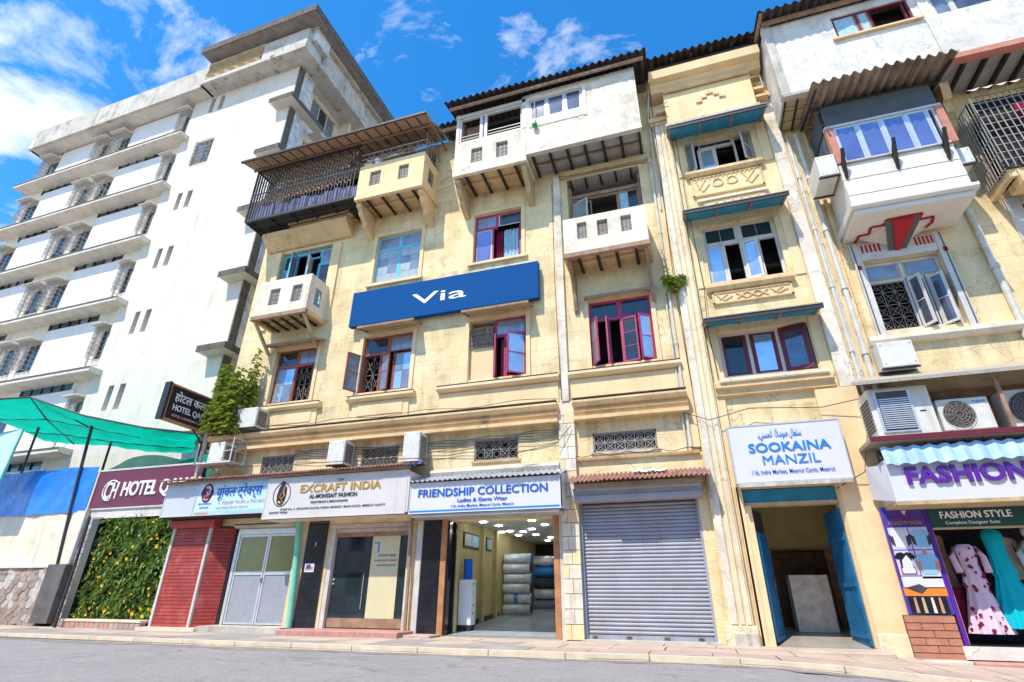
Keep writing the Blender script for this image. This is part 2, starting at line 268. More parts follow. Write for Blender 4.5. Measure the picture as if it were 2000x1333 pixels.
# ------------------------------------------------------------------ mesh helpers
class MB:
    def __init__(s): s.v = []; s.f = []; s.M = None; s.g = []
    def add(s, vs, fs):
        o = len(s.v); s.g.append((o, len(s.f)))
        s.v += [tuple(s.M @ Vector(p)) if s.M else tuple(p) for p in vs]
        s.f += [tuple(o+i for i in f) for f in fs]; return s
    def box(s, x0, x1, y0, y1, z0, z1):
        return s.add([(x0,y0,z0),(x1,y0,z0),(x1,y1,z0),(x0,y1,z0),(x0,y0,z1),(x1,y0,z1),(x1,y1,z1),(x0,y1,z1)],
                     [(0,3,2,1),(4,5,6,7),(0,1,5,4),(1,2,6,5),(2,3,7,6),(3,0,4,7)])
    def bar(s, p, q, w, h=None):
        h = h or w; p = Vector(p); q = Vector(q); d = (q-p).normalized()
        up = Vector((0,0,1)) if abs(d.z) < .9 else Vector((0,1,0))
        a = d.cross(up).normalized()*w/2; b = a.cross(d).normalized()*h/2
        return s.add([p-a-b, p+a-b, p+a+b, p-a+b, q-a-b, q+a-b, q+a+b, q-a+b],
                     [(0,1,2,3),(7,6,5,4),(0,4,5,1),(1,5,6,2),(2,6,7,3),(3,7,4,0)])
    def tube(s, pts, r, n=6, r2=None):
        pts = [Vector(p) for p in pts]; rings = []; m = len(pts)
        for i, p in enumerate(pts):
            d = (pts[min(i+1, m-1)]-pts[max(i-1, 0)]).normalized()
            up = Vector((0,0,1)) if abs(d.z) < .9 else Vector((0,1,0))
            a = d.cross(up).normalized(); b = a.cross(d).normalized()
            rr = r if r2 is None else r+(r2-r)*i/(m-1)
            rings += [p+a*rr*math.cos(2*math.pi*k/n)+b*rr*math.sin(2*math.pi*k/n) for k in range(n)]
        fs = [(i*n+k, i*n+(k+1)%n, (i+1)*n+(k+1)%n, (i+1)*n+k) for i in range(m-1) for k in range(n)]
        fs += [tuple(range(n))[::-1], tuple((m-1)*n+k for k in range(n))]
        return s.add(rings, fs)
    def prism(s, pts, axis, a, b):
        """outline pts extruded along axis from a to b; outline in the two other axes"""
        def P(u, v, t): return {'x': (t,u,v), 'y': (u,t,v), 'z': (u,v,t)}[axis]
        n = len(pts); vs = [P(u,v,a) for u,v in pts]+[P(u,v,b) for u,v in pts]
        return s.add(vs, [tuple(range(n)), tuple(range(n, 2*n))[::-1]]+[(i, (i+1)%n, n+(i+1)%n, n+i) for i in range(n)])
    def grid(s, fn, nu, nv):
        vs = [fn(i/nu, j/nv) for j in range(nv+1) for i in range(nu+1)]
        return s.add(vs, [(j*(nu+1)+i, j*(nu+1)+i+1, (j+1)*(nu+1)+i+1, (j+1)*(nu+1)+i) for j in range(nv) for i in range(nu)])
    def holes(s, u0, u1, v0, v1, a, b, hs, axis='y'):
        """slab with rectangular openings; a = outer face, b = inner face"""
        us = sorted({u0, u1, *[min(max(h[i], u0), u1) for h in hs for i in (0,1)]}); vs_ = sorted({v0, v1, *[min(max(h[i], v0), v1) for h in hs for i in (2,3)]})
        def solid(i, j):
            if i < 0 or j < 0 or i >= len(us)-1 or j >= len(vs_)-1: return False
            cu = (us[i]+us[i+1])/2; cv = (vs_[j]+vs_[j+1])/2
            return not any(h[0] < cu < h[1] and h[2] < cv < h[3] for h in hs)
        def P(u, t, v): return (u, t, v) if axis == 'y' else (t, u, v)
        for i in range(len(us)-1):
            for j in range(len(vs_)-1):
                if not solid(i, j): continue
                p, q, r, t = us[i], us[i+1], vs_[j], vs_[j+1]
                s.add([P(p,a,r),P(q,a,r),P(q,a,t),P(p,a,t)], [(0,1,2,3)]); s.add([P(p,b,r),P(q,b,r),P(q,b,t),P(p,b,t)], [(3,2,1,0)])
                if not solid(i-1, j): s.add([P(p,a,r),P(p,b,r),P(p,b,t),P(p,a,t)], [(3,2,1,0)])
                if not solid(i+1, j): s.add([P(q,a,r),P(q,b,r),P(q,b,t),P(q,a,t)], [(0,1,2,3)])
                if not solid(i, j-1): s.add([P(p,a,r),P(q,a,r),P(q,b,r),P(p,b,r)], [(3,2,1,0)])
                if not solid(i, j+1): s.add([P(p,a,t),P(q,a,t),P(q,b,t),P(p,b,t)], [(0,1,2,3)])
        return s
FR = {}
def thing(name, label, cat, loc, group=None, rotz=0, local=False):
    o = bpy.data.objects.new(name, None); COL.objects.link(o); o.location = loc; o.rotation_euler = (0,0,rotz)
    o.empty_display_size = .2
    o['label'] = label; o['category'] = cat
    if group: o['group'] = group
    FR[o] = Vector((0,0,0)) if local else Vector(loc); return o
WHOLE = {'grille','scrollwork','cage_bars','relief_carving','side_louvres','emblem','screws','lattice_screen','fan_guard','fan_blades','stem','lattice','petal_print','cage_scrolls','fan_well','rail_bars','wall','stepped_emblem','monogram_ring','logo_curve','feet','road','tray','foliage','roof_sheet'}
def pieces_of(mb):
    """the primitives of mb grouped into clusters that touch one another"""
    g = mb.g+[(len(mb.v), len(mb.f))]; n = len(mb.g)
    if n < 2 or n > 60: return None
    bb = []
    for i in range(n):
        vs = mb.v[g[i][0]:g[i+1][0]]; bb.append([(min(p[k] for p in vs)-.003, max(p[k] for p in vs)+.003) for k in range(3)])
    root = list(range(n))
    def find(i):
        while root[i] != i: i = root[i]
        return i
    for i in range(n):
        for j in range(i):
            if all(bb[i][k][0] <= bb[j][k][1] and bb[j][k][0] <= bb[i][k][1] for k in range(3)): root[find(i)] = find(j)
    cl = {}
    for i in range(n): cl.setdefault(find(i), []).append(i)
    if len(cl) < 2 or len(cl) > 40: return None
    out = []
    for ids in cl.values():
        m = MB(); m.g = [(0,0)]
        for i in ids:
            o = g[i][0]; d = len(m.v)-o; m.v += mb.v[g[i][0]:g[i+1][0]]; m.f += [tuple(q+d for q in f) for f in mb.f[g[i][1]:g[i+1][1]]]
        out.append(m)
    return out
def part(mb, name, m, parent=None, label=None, kind=None, bevel=0, smooth=False, cat=None, group=None):
    if not kind and name not in WHOLE:
        ps = pieces_of(mb)
        if ps:
            os_ = [part_(q, name, m, parent, label if i == 0 else None, kind, bevel, smooth, cat, group) for i, q in enumerate(ps)]
            return os_[0]
    return part_(mb, name, m, parent, label, kind, bevel, smooth, cat, group)
def part_(mb, name, m, parent=None, label=None, kind=None, bevel=0, smooth=False, cat=None, group=None):
    off = FR[parent] if parent is not None else Vector((0,0,0))
    me = bpy.data.meshes.new(name); me.from_pydata([Vector(p)-off for p in mb.v], [], mb.f); me.materials.append(m)
    if smooth:
        me.polygons.foreach_set('use_smooth', [True]*len(me.polygons))
    o = bpy.data.objects.new(name, me); COL.objects.link(o)
    if parent is not None: o.parent = parent; FR[o] = off
    else: FR[o] = off
    if bevel:
        b = o.modifiers.new('bevel', 'BEVEL'); b.width = bevel; b.segments = 1; b.limit_method = 'ANGLE'
    for k, v in (('label', label), ('kind', kind), ('category', cat), ('group', group)):
        if v: o[k] = v
    return o
def single(mb, name, m, label, cat, loc, group=None, **kw):
    """a thing that is one mesh, origin at its base"""
    L_ = Vector(loc); me = bpy.data.meshes.new(name); me.from_pydata([Vector(p)-L_ for p in mb.v], [], mb.f); me.materials.append(m)
    if kw.get('smooth'): me.polygons.foreach_set('use_smooth', [True]*len(me.polygons))
    o = bpy.data.objects.new(name, me); COL.objects.link(o); o.location = L_; FR[o] = L_
    o['label'] = label; o['category'] = cat
    if group: o['group'] = group
    return o
CUBES = {}
def cube(m, bev=0):
    if (m.name, bev) not in CUBES:
        b = MB().box(-.5,.5,-.5,.5,-.5,.5); me = bpy.data.meshes.new('piece'); me.from_pydata(b.v, [], b.f); me.materials.append(m); CUBES[(m.name, bev)] = me
    return CUBES[(m.name, bev)]
def piece(m, name, parent, x0, x1, y0, y1, z0, z1, T=None, rot=None):
    o = bpy.data.objects.new(name, cube(m)); COL.objects.link(o); o.parent = parent; off = FR[parent]; FR[o] = off
    c = Matrix.Translation(((x0+x1)/2, (y0+y1)/2, (z0+z1)/2)) @ (rot or Matrix.Identity(4)) @ Matrix.Diagonal((abs(x1-x0), abs(y1-y0), abs(z1-z0), 1))
    o.matrix_local = Matrix.Translation(-off) @ (T or Matrix.Identity(4)) @ c; return o
def inst(me, name, parent, loc, rz=0, sc=(1,1,1)):
    o = bpy.data.objects.new(name, me); COL.objects.link(o); o.parent = parent; FR[o] = FR[parent]
    o.location = Vector(loc)-FR[parent]; o.rotation_euler = (0,0,rz); o.scale = sc; return o
def text(body, m, parent, x, z, y, h, w=None, bold=0, ext=.012, T=None, name='lettering', align='CENTER', space=1, shear=0, dbl=0):
    """lettering on a facade plane facing -Y, centred on x (or left-aligned), baseline z, cap height h, fitted to width w"""
    if dbl: text(body, m, parent, x+dbl*h, z, y-.0015, h, w, 0, ext, T, name, align, space, shear); text(body, m, parent, x+dbl*h*.5, z+dbl*h*.4, y-.0007, h, w, 0, ext, T, name, align, space, shear)
    cu = bpy.data.curves.new('t', 'FONT'); cu.body = body; cu.size = 1; cu.extrude = .5; cu.offset = bold; cu.align_x = 'LEFT'; cu.resolution_u = 3; cu.space_character = space; cu.shear = shear
    o = bpy.data.objects.new('t', cu); COL.objects.link(o)
    dg = bpy.context.evaluated_depsgraph_get(); me = bpy.data.meshes.new_from_object(o.evaluated_get(dg)); bpy.data.objects.remove(o); bpy.data.curves.remove(cu)
    if not me.vertices: return None
    xs = [v.co.x for v in me.vertices]; a, b_ = min(xs), max(xs); k = h/.72; kx = (w/(b_-a)) if w else k
    off = FR[parent]
    for v in me.vertices:
        p = Vector(((v.co.x-a)*kx, -v.co.z*ext*2, v.co.y*k))
        if align == 'CENTER': p.x -= (b_-a)*kx/2
        p += Vector((x, y, z))
        if T: p = T @ p
        v.co = p-off
    me.materials.clear(); me.materials.append(m); me.name = name
    q = bpy.data.objects.new(name, me); COL.objects.link(q); q.parent = parent; FR[q] = off; return q
def corrugated(parent, name, m, x0, x1, fy, fz, by, bz, pitch=.16, amp=.035, sheet=1.0, jitter=.02, fz1=None, bz1=None):
    """corrugated roofing laid as overlapping sheets, ridges running from the front edge to the back"""
    n = max(1, round((x1-x0)/sheet)); w = (x1-x0)/n
    for i in range(n):
        a = x0+i*w; b = a+w*1.02; j = random.uniform(-jitter, jitter); k = max(2, round((b-a)/pitch))*4
        def fn(u, v, a=a, b=b, j=j):
            x = a+(b-a)*u; t = (x-x0)/(x1-x0); ph = math.sin((x-x0)/pitch*2*math.pi)
            f = fz if fz1 is None else fz+(fz1-fz)*t; g = bz if bz1 is None else bz+(bz1-bz)*t
            return (x, fy+(by-fy)*v+j*(1-v)-amp*ph*abs(fz-bz)/(abs(fz-bz)+abs(fy-by)), f+(g-f)*v+amp*ph+(.006 if i % 2 else 0))
        mb = MB().grid(fn, k, 3); o = part(mb, name, m, parent)
        sm = o.modifiers.new('thickness', 'SOLIDIFY'); sm.thickness = .008
def grille(mb, x0, x1, z0, z1, y, r=.009, seed=0, nv=4, nh=2, fancy=1):
    rn = random.Random(seed)
    for i in range(nv+1):
        x = x0+(x1-x0)*i/nv; mb.bar((x,y,z0), (x,y,z1), r*2)
    for i in range(nh+1):
        z = z0+(z1-z0)*i/nh; mb.bar((x0,y,z), (x1,y,z), r*2)
    if fancy:
        cw = (x1-x0)/nv; ch = (z1-z0)/nh
        for i in range(nv):
            for j in range(nh):
                cx = x0+cw*(i+.5); cz = z0+ch*(j+.5)
                if fancy == 2 or (i+j) % 2:
                    mb.bar((cx-cw/2,y-.006,cz-ch/2), (cx+cw/2,y-.006,cz+ch/2), r*1.6); mb.bar((cx-cw/2,y-.006,cz+ch/2), (cx+cw/2,y-.006,cz-ch/2), r*1.6)
                q = min(cw, ch)*.36; mb.tube([(cx+q*math.cos(t*math.pi/4), y+.006, cz+q*math.sin(t*math.pi/4)) for t in range(9)], r*.9, 4)
def window(B, x0, x1, z0, z1, y, fm, lights, fw=.06, th=.09, sash=.045, label=None, grill=None, name='window'):
    """lights: (u0,u1,v0,v1, nx,ny, angle, glass); angle>0 hinged left, <0 hinged right, opening outward; glass None = empty"""
    w = x1-x0; h = z1-z0; mb = MB()
    mb.box(x0, x0+fw, y, y+th, z0, z1).box(x1-fw, x1, y, y+th, z0, z1).box(x0+fw, x1-fw, y, y+th, z0, z0+fw).box(x0+fw, x1-fw, y, y+th, z1-fw, z1)
    cells = []
    for (u0, u1, v0, v1, *_r) in lights:
        cells.append((x0+w*u0, x0+w*u1, z0+h*v0, z0+h*v1))
    seen = set()
    for a, b, c, d in cells:
        for (kind, t, p, q) in (('v', a, c, d), ('v', b, c, d), ('h', c, a, b), ('h', d, a, b)):
            if kind == 'v' and x0+fw < t < x1-fw and (kind, round(t, 2), round(p, 1)) not in seen:
                seen.add((kind, round(t, 2), round(p, 1))); mb.box(t-fw/2.2, t+fw/2.2, y+.004, y+th-.004, max(p, z0+fw), min(q, z1-fw))
            if kind == 'h' and z0+fw < t < z1-fw and (kind, round(t, 2), round(p, 1)) not in seen:
                seen.add((kind, round(t, 2), round(p, 1))); mb.box(max(p, x0+fw), min(q, x1-fw), y+.002, y+th-.002, t-fw/2.2, t+fw/2.2)
    win = part(mb, name, fm, B, label)
    for (cell, lt) in zip(cells, lights):
        a, b, c, d = cell; nx, ny, ang, gm = lt[4:8]; sm = lt[8] if len(lt) > 8 else fm
        if gm is None: continue
        a += fw/2; b -= fw/2; c += fw/2; d -= fw/2; ww = b-a; hh = d-c; s_ = sash
        if ang > 0: T = Matrix.Translation((a, y, 0)) @ Matrix.Rotation(-rad(ang), 4, 'Z'); o0 = 0
        elif ang < 0: T = Matrix.Translation((b, y, 0)) @ Matrix.Rotation(-rad(ang), 4, 'Z'); o0 = -ww
        else: T = Matrix.Translation((a, y+.012, 0)); o0 = 0
        m2 = MB(); m2.M = T; t0, t1 = (-.02, .025) if ang else (0, .04)
        m2.box(o0, o0+s_, t0, t1, c, d).box(o0+ww-s_, o0+ww, t0, t1, c, d).box(o0+s_, o0+ww-s_, t0, t1, c, c+s_).box(o0+s_, o0+ww-s_, t0, t1, d-s_, d)
        iw = ww-2*s_; ih = hh-2*s_; mw_ = .026
        for i in range(1, nx): m2.box(o0+s_+iw*i/nx-mw_/2, o0+s_+iw*i/nx+mw_/2, t0+.004, t1-.004, c+s_, d-s_)
        for j in range(1, ny): m2.box(o0+s_, o0+ww-s_, t0+.007, t1-.007, c+s_+ih*j/ny-mw_/2, c+s_+ih*j/ny+mw_/2)
        part(m2, 'sash', sm, win)
        for i in range(nx):
            for j in range(ny):
                g = gm[(i+j) % len(gm)] if isinstance(gm, (list, tuple)) else gm
                tilt = Matrix.Rotation(rad(random.uniform(-1.2, 1.2)), 4, 'X') @ Matrix.Rotation(rad(random.uniform(-1.2, 1.2)), 4, 'Z')
                piece(g, 'pane', win, o0+s_+iw*i/nx+.006, o0+s_+iw*(i+1)/nx-.006, .0, .006, c+s_+ih*j/ny+.006, c+s_+ih*(j+1)/ny-.006, T, tilt)
    if grill:
        gb = MB(); grille(gb, x0+fw, x1-fw, z0+fw, z1-fw, y+th+.05, .008, seed=int(x0*7), nv=grill[0], nh=grill[1], fancy=grill[2]); part(gb, 'grille', IRR, win)
    return win
def curtain(B, x0, x1, z0, z1, y, m, folds=5, name='curtain'):
    part(MB().grid(lambda u, v: (x0+(x1-x0)*u, y+.03*math.sin(u*folds*2*math.pi), z0+(z1-z0)*v), folds*8, 1), name, m, B, smooth=True)

# ------------------------------------------------------------------ ground
def lerp(pts, x):
    if x <= pts[0][0]: return pts[0][1]
    for (a, b), (c, d) in zip(pts, pts[1:]):
        if x <= c: return b+(d-b)*(x-a)/(c-a)
    return pts[-1][1]
KY = [(-60,-3.0), (-18,-3.1), (-10,-3.2), (-2.4,-3.2), (0,-3.05), (2.75,-3.55), (6,-4.5), (14,-6.5), (40,-10)]
PZ = [(-60,0), (0,0), (1.5,-.01), (3.6,-.13), (5,-.2), (40,-.3)]          # pavement height along the street
def ky(x): return lerp(KY, x)
def pz(x): return lerp(PZ, x)
def rz_(x): return pz(x)-.1
xs = [-400,-120,-60,-30,-20,-10,-5,-2,0,1,2,3,4,5,8,14,25,60,400]
mb = MB(); ys = [-400,-120,-40,-20,-12,-8,-4]
vs = []; fs = []
for x in xs:
    yy = ys+[ky(x)+.02]
    for y in yy: vs.append((x, y, rz_(x)))
ny = len(ys)+1
for i in range(len(xs)-1):
    for j in range(ny-1): fs.append((i*ny+j, (i+1)*ny+j, (i+1)*ny+j+1, i*ny+j+1))
part(mb.add(vs, fs), 'road', ASP, kind='structure')
mb = MB(); vs = []; fs = []
for x in xs:
    for y in (ky(x)-.005, 0, 400): vs.append((x, y, rz_(x)+.03))
for i in range(len(xs)-1):
    for j in range(2): fs.append((i*3+j, (i+1)*3+j, (i+1)*3+j+1, i*3+j+1))
part(mb.add(vs, fs), 'ground', PAV3, kind='structure')
for (xa, xb, w0) in ((-30,-6,.5), (-6,1.2,.32), (1.2,9,.4)):
    part(MB().grid(lambda u, v: (xa+(xb-xa)*u, ky(xa+(xb-xa)*u)+.015-(w0+.12*math.sin(u*31)+.07*math.sin(u*83))*v, rz_(xa+(xb-xa)*u)+.004), 60, 1), 'gutter', GUT, kind='structure')
# pavement of laid slabs in front of the buildings
pv = part(MB().grid(lambda u, v: (-30+42*u, ky(-30+42*u)+.17+(1.6-ky(-30+42*u))*v, pz(-30+42*u)-.035), 84, 2), 'pavement', PAV3, kind='structure')
def slab(x0, x1, y0f, y1f, m, name, par, top=0.0, gap=.012):
    h = random.uniform(-.006, .006)
    def P(x, f): return (x, ky(x)+.17+(0-ky(x)-.17)*f)
    a, b, c, d = P(x0+gap, y0f+.004), P(x1-gap, y0f+.004), P(x1-gap, y1f-.004), P(x0+gap, y1f-.004)
    mb = MB(); vs = [(p[0], p[1], pz(p[0])-.03) for p in (a,b,c,d)]+[(p[0], p[1], pz(p[0])+top+h) for p in (a,b,c,d)]
    mb.add(vs, [(0,3,2,1),(4,5,6,7),(0,1,5,4),(1,2,6,5),(2,3,7,6),(3,0,4,7)]); part(mb, name, m, par)
rows = [(0,.30,PAV2), (.30,.66,PAV), (.66,1.0,PAV)]
for r, (f0, f1, mm) in enumerate(rows):
    x = -26+.3*r
    while x < 9:
        w = random.uniform(.9, 1.35) if x > -9 else random.uniform(1.6, 2.6)
        if x > -3.5: m_ = mm
        else: m_ = random.choice([PAV, PAV, PAV3] if r else [PAV3, PAV3, PAV])
        slab(x, x+w, f0, f1, m_, 'slab', pv); x += w
kb = part(MB().grid(lambda u, v: (-60+80*u, ky(-60+80*u)+.02+.13*v, pz(-60+80*u)-.06), 40, 1), 'kerb', KRB, kind='structure')
x = -28
while x < 10:
    w = 1.5; mb = MB(); a, b = x+.008, x+w-.008
    vs = [(a,ky(a),rz_(a)-.05),(b,ky(b),rz_(b)-.05),(b,ky(b)+.16,rz_(b)-.05),(a,ky(a)+.16,rz_(a)-.05),(a,ky(a),pz(a)+.004),(b,ky(b),pz(b)+.004),(b,ky(b)+.16,pz(b)+.004),(a,ky(a)+.16,pz(a)+.004)]
    part(mb.add(vs, [(0,3,2,1),(4,5,6,7),(0,1,5,4),(1,2,6,5),(2,3,7,6),(3,0,4,7)]), 'kerb_stone', KRB, kb); x += w

# ------------------------------------------------------------------ hotel (white concrete slab block, local frame)
HT = thing('hotel_building', 'tall white concrete hotel block with long ledges, hooded barred windows and stained flat roof', 'hotel', (-19,2.5,0), rotz=rad(-1.3), local=True)
XR = -8.3; XL = -22.7; DEP = 22
LED = [26.75, 22.78, 18.82, 14.88, 10.93, 6.95]
GX = [(-22.45,-21.1), (-17.05,-15.75), (-15.3,-14.0), (-9.3,-8.4)]
SX = [(-21.3,-17.6), (-13.9,-10.0)]
soff = [30.3]+[z-.25 for z in LED]
# blank wall with slits and one barred window
hs = []
for z0, z1 in ((28.5,29.8), (20.7,21.95), (16.75,18.05), (12.8,14.1), (8.75,10.03)):
    hs += [(-6.85,-6.5,z0,z1), (-6.1,-5.72,z0,z1)]
hs.append((-6.75,-5.5,24.1,25.85))
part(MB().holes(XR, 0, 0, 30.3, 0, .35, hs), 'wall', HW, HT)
for h in hs[:-1]: part(MB().box(h[0],h[1],.30,.34,h[2],h[3]), 'louvre', G3, HT)
def barred(x0, x1, z0, z1, y, out=.16, dark=G3):
    w = part(MB().box(x0-.06,x0,y-.02,y+.08,z0,z1).box(x1,x1+.06,y-.02,y+.08,z0,z1).box(x0-.06,x1+.06,y-.02,y+.08,z0-.08,z0).box(x0-.06,x1+.06,y-.02,y+.08,z1,z1+.05), 'window', HL, HT)
    piece(dark, 'pane', w, x0, (x0+x1)/2-.03, y+.08, y+.1, z0, z1); piece(G2, 'pane', w, (x0+x1)/2+.03, x1, y+.08, y+.1, z0, z1)
    g = MB(); yo = y-out
    n = 9
    for i in range(n+1):
        x = x0+(x1-x0)*i/n; g.bar((x,yo,z0-.05), (x,yo,z1), .02)
    for i in range(7):
        z = z0-.05+(z1-z0+.05)*i/6; g.bar((x0,yo,z), (x1,yo,z), .02)
        for xx in (x0, x1): g.bar((xx,yo,z), (xx,y,z), .02)
    for xx in (x0, x1): g.bar((xx,yo+out/2,z0), (xx,yo+out/2,z1), .018)
    for i in range(3):
        cx = x0+(x1-x0)*(i+.5)/3
        for cz in (z0+.25*(z1-z0), z0+.72*(z1-z0)):
            g.tube([(cx+.15*math.cos(t*math.pi/4), yo-.01, cz+.22*math.sin(t*math.pi/4)) for t in range(9)], .011, 4)
    part(g, 'grille', IRW, w); return w
barred(-6.75, -5.5, 24.1, 25.85, .02, .12)
# window strip: recessed wall, panels standing proud, ribbon lights under each ledge, hooded barred windows
hs2 = []
for k, so in enumerate(soff):
    t = so-(.95 if k == 0 else 1.1)
    for a, b in GX: hs2.append((a, b, t-1.75, t))
    for a, b in SX: hs2.append((a, b, so-.45, so-.03))
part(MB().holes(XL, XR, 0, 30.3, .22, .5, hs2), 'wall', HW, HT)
part(MB().box(XL,0,.9,1.0,0,30).box(XL,XL+.1,.5,DEP,0,30), 'inner_wall', DK, HT)
for k, so in enumerate(soff):
    t = so-(.95 if k == 0 else 1.1); teal = k >= 5
    for a, b in GX:
        w = barred(a+.06, b-.06, t-1.68, t-.05, .26, .42, GT if teal else G2)
        part(MB().box(a-.06,b+.06,-.42,.22,t+.02,t+.1), 'window_hood', HL, HT, bevel=.03)
    for a, b in SX:
        nb = 5; f = MB().box(a,b,.20,.26,so-.45,so-.41)
        for i in range(nb+1): f.box(a+(b-a)*i/nb-.02, a+(b-a)*i/nb+.02, .2, .26, so-.41, so-.03)
        rb = part(f, 'ribbon_window', GT if teal else IRON, HT)
        for i in range(nb): piece(random.choice([G2,G2,G3]) if not teal else GT, 'pane', rb, a+(b-a)*i/nb+.03, a+(b-a)*(i+1)/nb-.03, .27, .28, so-.41, so-.03)
    for a, b in ((-20.85,-17.3), (-13.75,-9.55)):
        bz = (LED[k] if k < 6 else 3)+.02
        part(MB().box(a,b,.12,.219,bz,so-.47), 'wall_panel', HP, HT, bevel=.01)
# long ledges
for k, z in enumerate(LED):
    xr = -7.75; led = part(MB().prism([(-.62,z-.2),(-.62,z-.02),(-.58,z+.02),(.22,z+.06),(.22,z-.27)], 'x', XL-.45, xr), 'ledge', HL, HT)
    part(MB().box(XL-.46,xr+.012,-.64,-.623,z-.06,z+.03), 'ledge_edge', HE, led)
# parapet and roof level
part(MB().box(XL-.5,-7.0,-.9,-.72,29.9,31.7), 'parapet', HC, HT, bevel=.02)
part(MB().box(XL-.5,-6.95,-.718,.22,29.95,30.3).box(XL-.5,XL-.3,-.718,DEP,29.95,31.7).box(XL-.3,-.02,.36,DEP,30.0,30.29), 'roof_soffit', HL, HT)
# top storey at the right end: lattice balcony under a deep flat roof
UZ0, UZ1 = 30.0, 32.0
part(MB().box(-7.0,-6.8,-.9,.3,UZ0,UZ1).box(-2.35,1.0,-.9,-.75,UZ0+.42,UZ1-.1).box(-6.95,1.1,-1.0,.5,UZ0,UZ0+.3).box(-6.8,1.0,.5,.62,30.3,32.09).box(-6.8,-2.35,-.9,-.76,31.85,31.98), 'upper_parapet', HC, HT)
part(MB().box(.85,1.0,-.75,14,30.42,31.9).box(.0,1.1,.5,14,30.0,30.3), 'side_parapet', HC, HT)
lat = MB(); x = -6.78; i = 0
while x < -2.4:
    lat.tube([(x+.05*math.sin(j*1.6+i), -.88+.02*math.sin(i+j), UZ0+.32+.19*j) for j in range(9)], .034, 4); x += .13; i += 1
for z in (30.36, 31.1, 31.84): lat.bar((-6.8,-.82,z), (-2.35,-.82,z), .04)
part(lat, 'lattice_screen', YT, HT)
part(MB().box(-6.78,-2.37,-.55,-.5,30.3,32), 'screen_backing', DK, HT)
part(MB().box(-6.3,1.3,.75,15,31.9,32.09), 'penthouse_wall', HC, HT)
part(MB().box(-6.85,1.9,-1.6,16,32.1,32.6), 'roof_slab', RSL, HT, bevel=.03); part(MB().box(-6.3,1.4,-.72,-.55,31.98,32.09), 'roof_beam', HC, HT)
part(MB().box(-6.87,1.92,-1.63,-1.602,32.09,32.62).box(1.902,1.93,-1.6,16,32.09,32.62), 'roof_edge', HE, HT)
part(MB().box(.9,1.35,-.6,.6,31.0,32.09), 'corner_pier', MS, HT)
# right side face: pilaster, small corner ledges, recessed windows with panels
part(MB().box(-.5,0,.35,.42,0,30.3).box(-.06,.02,.0,.35,0,30.0), 'corner_groove', HE, HT)
part(MB().box(-.3,.06,.42,1.25,0,30.0), 'side_pilaster', MS, HT, bevel=.02)
hs3 = []
for z in LED+[30.5]:
    for y0 in (1.9, 5.6, 9.3, 13.0): hs3.append((y0, y0+2.3, z-2.6, z-.75))
part(MB().holes(1.25, DEP, 0, 30.3, -.5, -.8, hs3, axis='x'), 'side_wall', CR, HT)
part(MB().box(-1.4,-1.3,1.25,DEP,0,30), 'inner_wall', DK, HT)
for (a, b, c, d) in hs3:
    if c < 17 or a > 12: continue
    w = part(MB().box(-.62,-.56,a,a+.07,c,d).box(-.62,-.56,b-.07,b,c,d).box(-.62,-.56,a,b,c,c+.07).box(-.62,-.56,a,b,d-.07,d).box(-.62,-.56,a+.75,a+.81,c,d).box(-.62,-.56,a+1.5,a+1.56,c,d), 'window', HL, HT)
    for i in range(3): piece((G3, G2, G3)[i], 'pane', w, -.61, -.6, a+.09+.74*i, a+.72+.74*i, c+.08, d-.08)
for z in LED+[30.25]:
    lg = part(MB().box(-1.0 if z < 30 else -.5, .62, -.62, -.001, z-.22, z+.06).box(.021,.62,0,2.2,z-.22,z+.06).box(-.5,.35,2.2,DEP,z-.16,z), 'corner_ledge', HL, HT)
    part(MB().box(-1.01,.63,-.64,-.622,z-.24,z+.07).box(.622,.64,-.62,2.2,z-.24,z+.07), 'ledge_edge', HE, lg)
    for y0 in (4.6, 8.3, 12.0): part(MB().box(-.499,.3,y0,y0+.18,z-3.7,z-.165), 'side_fin', CR, HT)
    part(MB().box(.1,.16,4.8,8.3,z-1.25,z-.17), 'side_panel', PKS if z > 25 else HP, HT)
part(MB().box(XL,-.5,DEP,DEP+.3,0,30.3), 'rear_wall', HW, HT)

